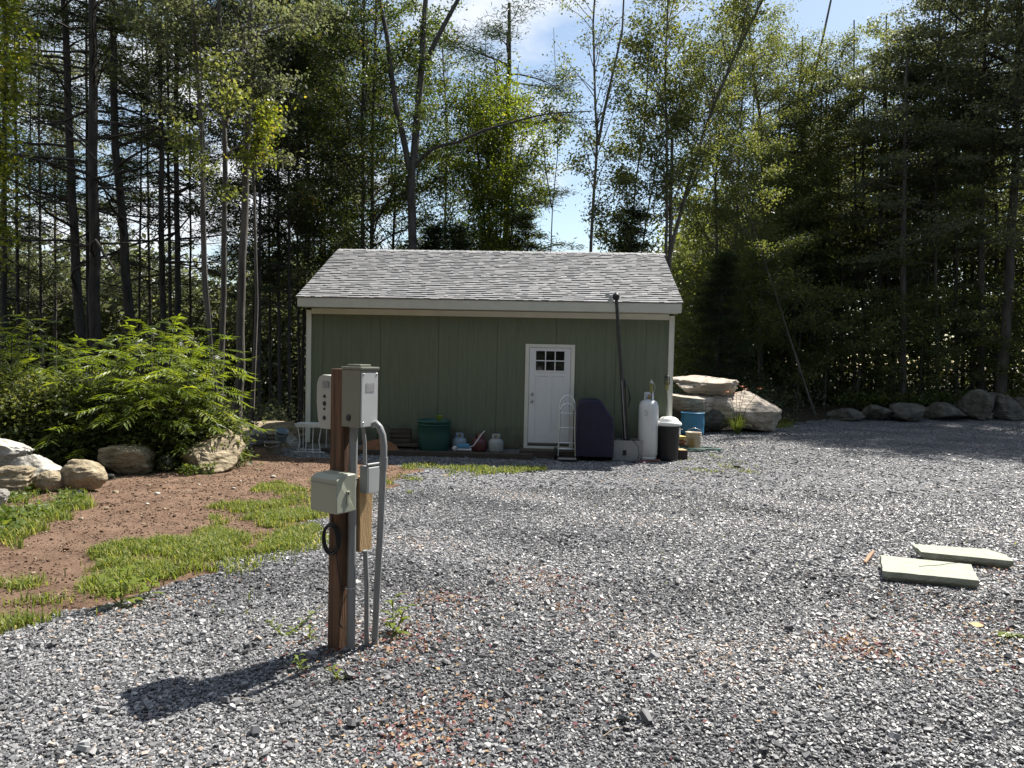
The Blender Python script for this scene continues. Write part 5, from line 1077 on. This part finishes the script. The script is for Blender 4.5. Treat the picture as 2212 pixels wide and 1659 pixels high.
# white pine with tiers reaching right
t = D(1100, 0, 28); gz = float(zg(t.x, t.y))
data = grow([(t.x, t.y, gz), (t.x + .1, t.y, 6), (t.x, t.y, 15)], .2, .06, 'pine', 4, 13.5, 34, 3.6, 150, leafn=20, lsize=.10, up_ang=.08, shape='flat', clump=.24, sub=6, lstart=.25)
tree_obj('white_pine', 'tall white pine with horizontal feathery tiers behind the maple clump', 'pine tree', (t.x, t.y, gz), data, 'pine')
# leafy crowns filling the middle
for i, (u, d_, H_, lab) in enumerate([(700, 30, 17, 'full crowned leafy tree left of the roof, far behind the pair'), (745, 31, 17, 'leafy tree just left of the slim pair behind the roof'), (850, 30, 14, 'leafy tree behind the left arm of the big Y tree'), (960, 31, 15, 'leafy tree filling the gap right of the big Y tree'), (660, 29, 16, 'tall leafy tree above the left roof corner')]):
    hero(lab, [(u, 540), (u + 6, 300), (u - 4, 100)], d_, 8, 'maple', 2.5, H_ - 1, 72, 2.5, 160 + i, H=H_, **dict(M_, leafn=9))

# sunlit leafy sprays hanging at top left edge and beside the pale trunk
def spray(label, pts, d, n, seed, km='birch'):
    r = np.random.default_rng(seed); V_, Q_, off = [], [], 0; C = []; base_ = D(pts[0][0], pts[0][1], d)
    b = np.array([list(D(u, v_, d)) for u, v_ in pts]); gz = float(zg(b[0][0], b[0][1]))
    tr = np.array([[b[0][0], b[0][1], gz], [b[0][0] + .1, b[0][1], gz * .5 + b[0][2] * .5], b[0]]); off = numtube(tr, [.05, .04, .025], 6, V_, Q_, off); off = numtube(b, np.linspace(.025, .008, len(b)), 5, V_, Q_, off)
    for k in range(n):
        t_ = r.uniform(0, len(b) - 1.001); i = int(t_); p = b[i] + (b[i + 1] - b[i]) * (t_ - i); e = r.normal(0, 1, 3); e[2] = -abs(e[2]) * .6; e /= np.linalg.norm(e); ln = r.uniform(.2, .6); q_ = p + e * ln
        off = numtube(np.array([p, (p + q_) / 2 + [0, 0, .04], q_]), [.006, .004, .002], 3, V_, Q_, off)
        for c in range(4): C.append(p + (q_ - p) * (c + 1) / 4)
    C = np.array(C); P = np.repeat(C, 6, 0) + r.normal(0, .09, (len(C) * 6, 3)); lv, lq = leaves(P, .085, r, .62, .7); tn = np.repeat(np.clip(r.normal(.7, .2, len(P)), 0, 1), 4)
    tree_obj('young_tree', label, 'young tree', (b[0][0], b[0][1], gz), (np.concatenate(V_), np.concatenate(Q_), (lv, lq, tn)), km, leafmat='sunny')
spray('bright sunlit leafy young tree at the top left edge of the picture', [(-30, 560), (-10, 420), (5, 300), (15, 160), (10, 30), (0, -60)], 14, 190, 171, 'maple')
spray('sunlit leafy sprig tree just right of the pale kinked trunk', [(548, 360), (560, 300), (572, 250), (585, 215)], 17, 60, 172)

# ------------------------------------------------------------------ sumac shrubs
def frond(r, L_=.70, pairs=11):
    """one drooping compound leaf in local x-forward coordinates"""
    V_, Q_ = [], []; s = np.linspace(0, 1, 12); X = L_ * s * (1 - .12 * s); Z = L_ * (.28 * s - .52 * s * s)
    n = 0
    for i in range(pairs + 1):
        t_ = .14 + .86 * i / pairs; x = np.interp(t_, s, X); z = np.interp(t_, s, Z); ll = L_ * .27 * math.sin(PI * (.2 + .7 * (1 - abs(t_ - .45)))) ; ww = ll * .115
        for sd in ((-1, 1) if i < pairs else (0,)):
            dx_, dy, dz = (.35, sd * .9, -.38 + r.normal(0, .12)) if sd else (1, 0, -.3); nrm = math.sqrt(dx_ ** 2 + dy ** 2 + dz ** 2); d = np.array([dx_, dy, dz]) / nrm
            w = np.cross(d, [0, 0, 1]); w /= np.linalg.norm(w); p = np.array([x, 0, z]); tw = r.normal(0, .25); w = w * math.cos(tw) + np.array([0, 0, math.sin(tw)])
            V_ += [p, p + d * ll * .4 + w * ww, p + d * ll + np.array([0, 0, -.12 * ll]), p + d * ll * .4 - w * ww]; Q_.append([n, n + 1, n + 2, n + 3]); n += 4
    # rachis
    for i in range(11):
        a, b = np.array([X[i], 0, Z[i]]), np.array([X[i + 1], 0, Z[i + 1]]); o_ = np.array([0, .004, 0]); V_ += [a - o_, a + o_, b + o_, b - o_]; Q_.append([n, n + 1, n + 2, n + 3]); n += 4
    return np.array(V_), np.array(Q_)
sum_m = tone_mat('sumac_leaves', [(0, (.05, .085, .016)), (.6, (.11, .155, .026)), (1, (.20, .24, .045))], .40, .5, .46, (2.2, 2.0, .6))
FR = [frond(np.random.default_rng(k)) for k in range(5)]
def sumac(label, u, v_, tops, seed, filler=7000, rad=1.3, hgt=1.5, dd=0.0):
    """stems from a common root up to display-pixel tops (u, v, depth), each crowned with a whorl of fronds"""
    r = np.random.default_rng(seed); g = G(u, v_); VV, QQ, off = [], [], 0; LV, LQ, LT = [], [], []; lo = 0
    for (tu, tv, td) in tops:
        T_ = np.array(list(D(tu, tv, td + dd))); T_[2] -= .12; root = np.array([g.x + (T_[0] - g.x) * .6, g.y + (T_[1] - g.y) * .6, 0]); root[2] = float(zg(root[0], root[1]))
        path = np.array([root, root * .5 + T_ * .5 + np.array([r.normal(0, .05), 0, .1]), T_]); off = numtube(path, [.018, .014, .009], 5, VV, QQ, off)
        nf = r.integers(9, 13)
        for k in range(nf):
            az = 2.4 * k + r.normal(0, .3); hh = k / nf; p = T_ + np.array([0, 0, -.55 * (1 - hh) ** 1.2 + .05]); pitch = .15 + .75 * hh ** 2 + r.normal(0, .1); sc = r.uniform(.85, 1.25) * (1.1 - .35 * hh)
            v0, q0_ = FR[r.integers(5)]; v0 = v0 * sc; cp, sp = math.cos(pitch), math.sin(pitch); x = v0[:, 0] * cp - v0[:, 2] * sp; z = v0[:, 0] * sp + v0[:, 2] * cp; ca, sa = math.cos(az), math.sin(az)
            LV.append(np.stack([x * ca - v0[:, 1] * sa, x * sa + v0[:, 1] * ca, z], 1) + p); LQ.append(q0_ + lo); lo += len(v0); LT.append(np.full(len(v0), np.clip(r.normal(.55, .22), 0, 1)))
    # leafy filling of the shrub's lower body
    P = r.normal(0, 1, (filler // 14, 3)); P /= np.linalg.norm(P, axis=1)[:, None]; P *= r.uniform(.25, 1, (len(P), 1)) ** .5; P[:, 2] = np.abs(P[:, 2]); P = P * np.array([rad, rad * .7, hgt]) + np.array([g.x, g.y + .1, g.z])
    P = np.repeat(P, 14, 0) + r.normal(0, .10, (len(P) * 14, 3)); lv, lq = leaves(P, .075, r, .55, .6)
    o = thing('sumac_shrub', label, 'shrub', g); off_ = np.array([g.x, g.y, g.z])
    fastmesh('lower_foliage', lv - off_, lq, LF['birch'], np.repeat(np.clip(r.normal(.6 if dd > 2 else .3, .25, len(P)), 0, 1), 4), parent=o)  # inner shade put into the leaf tone; lighter for the sunlit left shrub
    fastmesh('stems', np.concatenate(VV) - off_, np.concatenate(QQ), BK['maple'], parent=o, smooth=True); fastmesh('foliage', np.concatenate(LV) - off_, np.concatenate(LQ), sum_m, np.concatenate(LT), parent=o)
sumac('tall bright sunlit sumac shrub, the right and largest one on the left bank', 345, 1004, [(290, 720, 12), (330, 700, 12.4), (375, 705, 12.2), (420, 715, 12), (455, 745, 12.3), (465, 790, 12), (250, 755, 11.6), (310, 760, 11.2), (360, 770, 11.4), (410, 780, 11.3), (440, 830, 11.6), (400, 840, 11.2), (460, 860, 12), (350, 830, 11), (300, 830, 11), (260, 830, 11), (420, 890, 11.5), (380, 740, 13)], 1, 30000, 1.45, 1.5, .9)
sumac('feathery sumac shrub at the far left edge above the boulders', 15, 1004, [(25, 705, 10.6), (0, 740, 10.8), (-20, 690, 11), (60, 770, 10.6), (30, 800, 10.2), (-10, 830, 10.2), (90, 820, 10.5), (50, 880, 10), (10, 900, 10), (100, 900, 10.2), (70, 700, 12.5), (110, 760, 12), (140, 800, 11.5)], 2, 26000, 1.5, 1.6, 2.2)
sumac('lower dark green shrub between the two tall sumacs', 185, 1003, [(150, 740, 12.5), (190, 750, 12.6), (225, 790, 12.4), (170, 820, 11.8), (210, 860, 11.6), (140, 870, 11.4), (230, 900, 11.4), (190, 910, 11)], 3, 26000, 1.4, 1.6, .8)

# foreground weeds
def weed(label, u, v_, h, seed, nst=1, ll=.11):
    r = np.random.default_rng(seed); g = G(u, v_); VV, QQ, off = [], [], 0; LV, LQ = [], []; lo = 0
    for sidx in range(nst):
        lean_ = np.array([r.normal(0, .12), r.normal(0, .12), 0]) * (1 if nst > 1 else .4); top = np.array([0, 0, h * r.uniform(.7, 1)]) + lean_; off = numtube(np.array([[0, 0, 0], top * .5 + lean_ * .1, top]), [.005, .004, .003], 5, VV, QQ, off)
        n = 9
        for k in range(n):
            f = .15 + .85 * k / (n - 1); p = top * f; az = 2.4 * k + r.normal(0, .2); el = .15 + .5 * f; l_ = ll * r.uniform(.8, 1.15) * (1.15 - .35 * f)
            d = np.array([math.cos(az), math.sin(az), 0]); w = np.array([-d[1], d[0], 0]); zc = np.array([0, 0, 1.])
            a0 = p; a1 = p + d * l_ * .4 + zc * l_ * el * .5; a2 = p + d * l_ * .75 + zc * l_ * el * .55; a3 = p + d * l_ + zc * l_ * (el * .35)
            vs = [a0 - w * .002, a0 + w * .002, a1 + w * l_ * .15 + zc * .004, a1 - w * l_ * .15 + zc * .004, a2 + w * l_ * .11 + zc * .003, a2 - w * l_ * .11 + zc * .003, a3 + w * .001, a3 - w * .001]
            LV += vs; LQ += [[lo, lo + 1, lo + 2, lo + 3], [lo + 3, lo + 2, lo + 4, lo + 5], [lo + 5, lo + 4, lo + 6, lo + 7]]; lo += 8
    o = thing('weed', label, 'weed', g); fastmesh('stem', np.concatenate(VV), np.concatenate(QQ), grass_m, np.full(off, .5), parent=o); fastmesh('foliage', np.array(LV), np.array(LQ), sum_m, np.full(lo, .75), parent=o, smooth=True)
weed('bright green leafy weed growing right of the utility post foot', 850, 1378, .17, 1, 2, .10)
weed('tall leafy weed on the gravel edge at the left near the grass', 262, 1310, .25, 2, 3, .13)
weed('leafy weed stalk just right of the tall one at the gravel edge', 318, 1290, .16, 3, 1, .13)
weed('small green seedling left of and below the post shadow', 655, 1450, .07, 4, 1, .05)
weed('small pale seedling below the post, right one of two', 738, 1470, .10, 5, 1, .05)
weed('small weed left of the post at its foot', 615, 1375, .10, 6, 2, .05)
weed('small weed beside the dark post foot, nearest the post on its left', 668, 1385, .08, 7, 1, .05)
weed('tiny weed at the right edge of the gravel', 2190, 1375, .07, 8, 3, .06)
# daylily
g = G(1592, 938); o = thing('daylily', 'arching daylily clump with orange flowers at the foot of the humped boulder', 'daylily', g); r = np.random.default_rng(4); LV, LQ = [], []; lo = 0
for k in range(95):
    az = r.uniform(0, 2 * PI); l_ = r.uniform(.45, .85); d = np.array([math.cos(az), math.sin(az), 0]); w = np.array([-d[1], d[0], 0]); rr = r.uniform(.25, .65); prev = None
    for i in range(6):
        t_ = i / 5; p = d * (.03 + l_ * rr * t_) + np.array([0, 0, l_ * (1.25 * t_ - .95 * rr * t_ * t_ * 1.5)]); ww = .013 * (1 - t_ * .85); LV += [p - w * ww, p + w * ww]
        if i: LQ.append([lo - 2, lo - 1, lo + 1, lo])
        lo += 2
fastmesh('leaves', np.array(LV), np.array(LQ), grass_m, np.full(lo, .45), parent=o)
fl_m = mat('orange_petals', (.65, .16, .03), .5, .15, 10)
for k, (u, v_) in enumerate([(1572, 848), (1603, 836), (1642, 841), (1590, 850), (1610, 842)]):
    p = D(u, v_, g.y - .15) - g; MB().tube([(0, 0, 0), (p.x * .4, p.y * .4, p.z * .6), p], .006, 5).build('flower_stalk', MATS['grass'], o)
    m = MB()
    for j in range(6):
        a = j * PI / 3 + k; d = Vector((math.cos(a), math.sin(a), .5)); w = Vector((-math.sin(a), math.cos(a), 0)); m.add([p, p + d * .05 + w * .022, p + d * .10 + Vector((0, 0, -.02)), p + d * .05 - w * .022], [(0, 1, 2, 3)])
    m.build('flower', fl_m, o)

# undergrowth, ferns, far woods: countless
def leafcloud(name, label, cat, spots, n, size, m, seed, sig=(1, 1, .4), mul=14, cl=.18):
    r = np.random.default_rng(seed); s = np.array(spots); k = r.integers(0, len(s), n); C = s[k, :3] + r.normal(0, 1, (n, 3)) * np.array(sig) * s[k, 3:4]; zz_ = zg(C[:, 0], C[:, 1]); C[:, 2] = np.maximum(C[:, 2], zz_ + .03)
    P = np.repeat(C, mul, 0) + r.normal(0, cl, (n * mul, 3)); P[:, 2] = np.maximum(P[:, 2], zg(P[:, 0], P[:, 1])); lv, lq = leaves(P, size, r, .6, .6)
    return tag(fastmesh(name, lv, lq, m, np.repeat(np.clip(np.repeat(r.beta(2, 2.5, n), mul) + r.normal(0, .1, n * mul), 0, 1), 4)), label, cat, kind='stuff')
sp = []
r = random.Random(2)
for k in range(150):
    y = r.uniform(14.5, 32); x = r.uniform(-18, -5.2) - (y - 15) * .3; sp.append((x, y, float(zg(x, y)) + .25, .6))
leafcloud('undergrowth', 'shaded leafy undergrowth on the forest floor left of the shed', 'undergrowth', sp, 2600, .10, LF['dark'], 1)
sp = []
for k in range(120):
    x = r.uniform(8.5, 26); y = 29.0 + r.uniform(0, 8) ; sp.append((x, y, float(zg(x, y)) + .3, .6))
for k in range(30):
    x = r.uniform(5, 10); y = r.uniform(24, 31); sp.append((x, y, float(zg(x, y)) + .5, .8))
leafcloud('undergrowth', 'low leafy undergrowth behind the rock wall in the right wood', 'undergrowth', sp, 2600, .11, LF['dark'], 2)
sp = [(D(u, 868, 27.6).x, 27.6, .35, .35) for u in range(1840, 2000, 14)] + [(D(u, 868, 27.4).x, 27.5, .5, .4) for u in range(2020, 2230, 30)]
leafcloud('ferns', 'yellow green ferns above the low rocks at the wood edge', 'ferns', sp, 350, .11, LF['maple'], 3, (1, .6, .25), 12, .1)
def farwood(name, label, az0, az1, d0, d1, h0, h1, n, size, m, seed):
    r = np.random.default_rng(seed); a = np.radians(r.uniform(az0, az1, n)); d = r.uniform(d0, d1, n); x = d * np.sin(a); y = d * np.cos(a); g_ = zg(x, y)
    cell = np.sin(a * 37) * .5 + np.sin(a * 91 + 1) * .3 + np.sin(a * 17) * .4
    hmax = h0 + (h1 - h0) * (.5 + .4 * cell); z = g_ + r.uniform(0, 1, n) ** .9 * hmax
    C = np.stack([x, y, z], 1); mul = 14; P = np.repeat(C, mul, 0) + r.normal(0, .55, (n * mul, 3)); lv, lq = leaves(P, size, r, .6, .6)
    tag(fastmesh(name, lv, lq, m, np.repeat(np.clip(np.repeat(r.beta(2, 2.2, n), mul) + r.normal(0, .1, n * mul), 0, 1), 4)), label, 'woods', kind='stuff')
farwood('distant_woods', 'distant green hillside woods seen between trunks left of the shed', -60, -9, 44, 62, 8, 12, 15000, .36, LF['dark'], 5)
farwood('distant_woods', 'far treetops low behind the shed', -9, 16, 48, 60, 8, 10, 3500, .32, LF['maple'], 6)
farwood('distant_woods', 'dense dark wood filling the right background', 13, 52, 38, 50, 9, 15, 11000, .26, LF['birch'], 7)
farwood('distant_woods', 'leafy backdrop wood between the birches on the right', 12, 24, 34, 42, 7, 9, 2600, .22, LF['birch'], 8)

farwood('unseen_woods', 'unseen wood presumed behind the viewer, added to cut the sky light', 75, 285, 17, 26, 11, 15, 9000, .5, LF['dark'], 9)  # out of view, added behind the camera to block low sky light
_late()
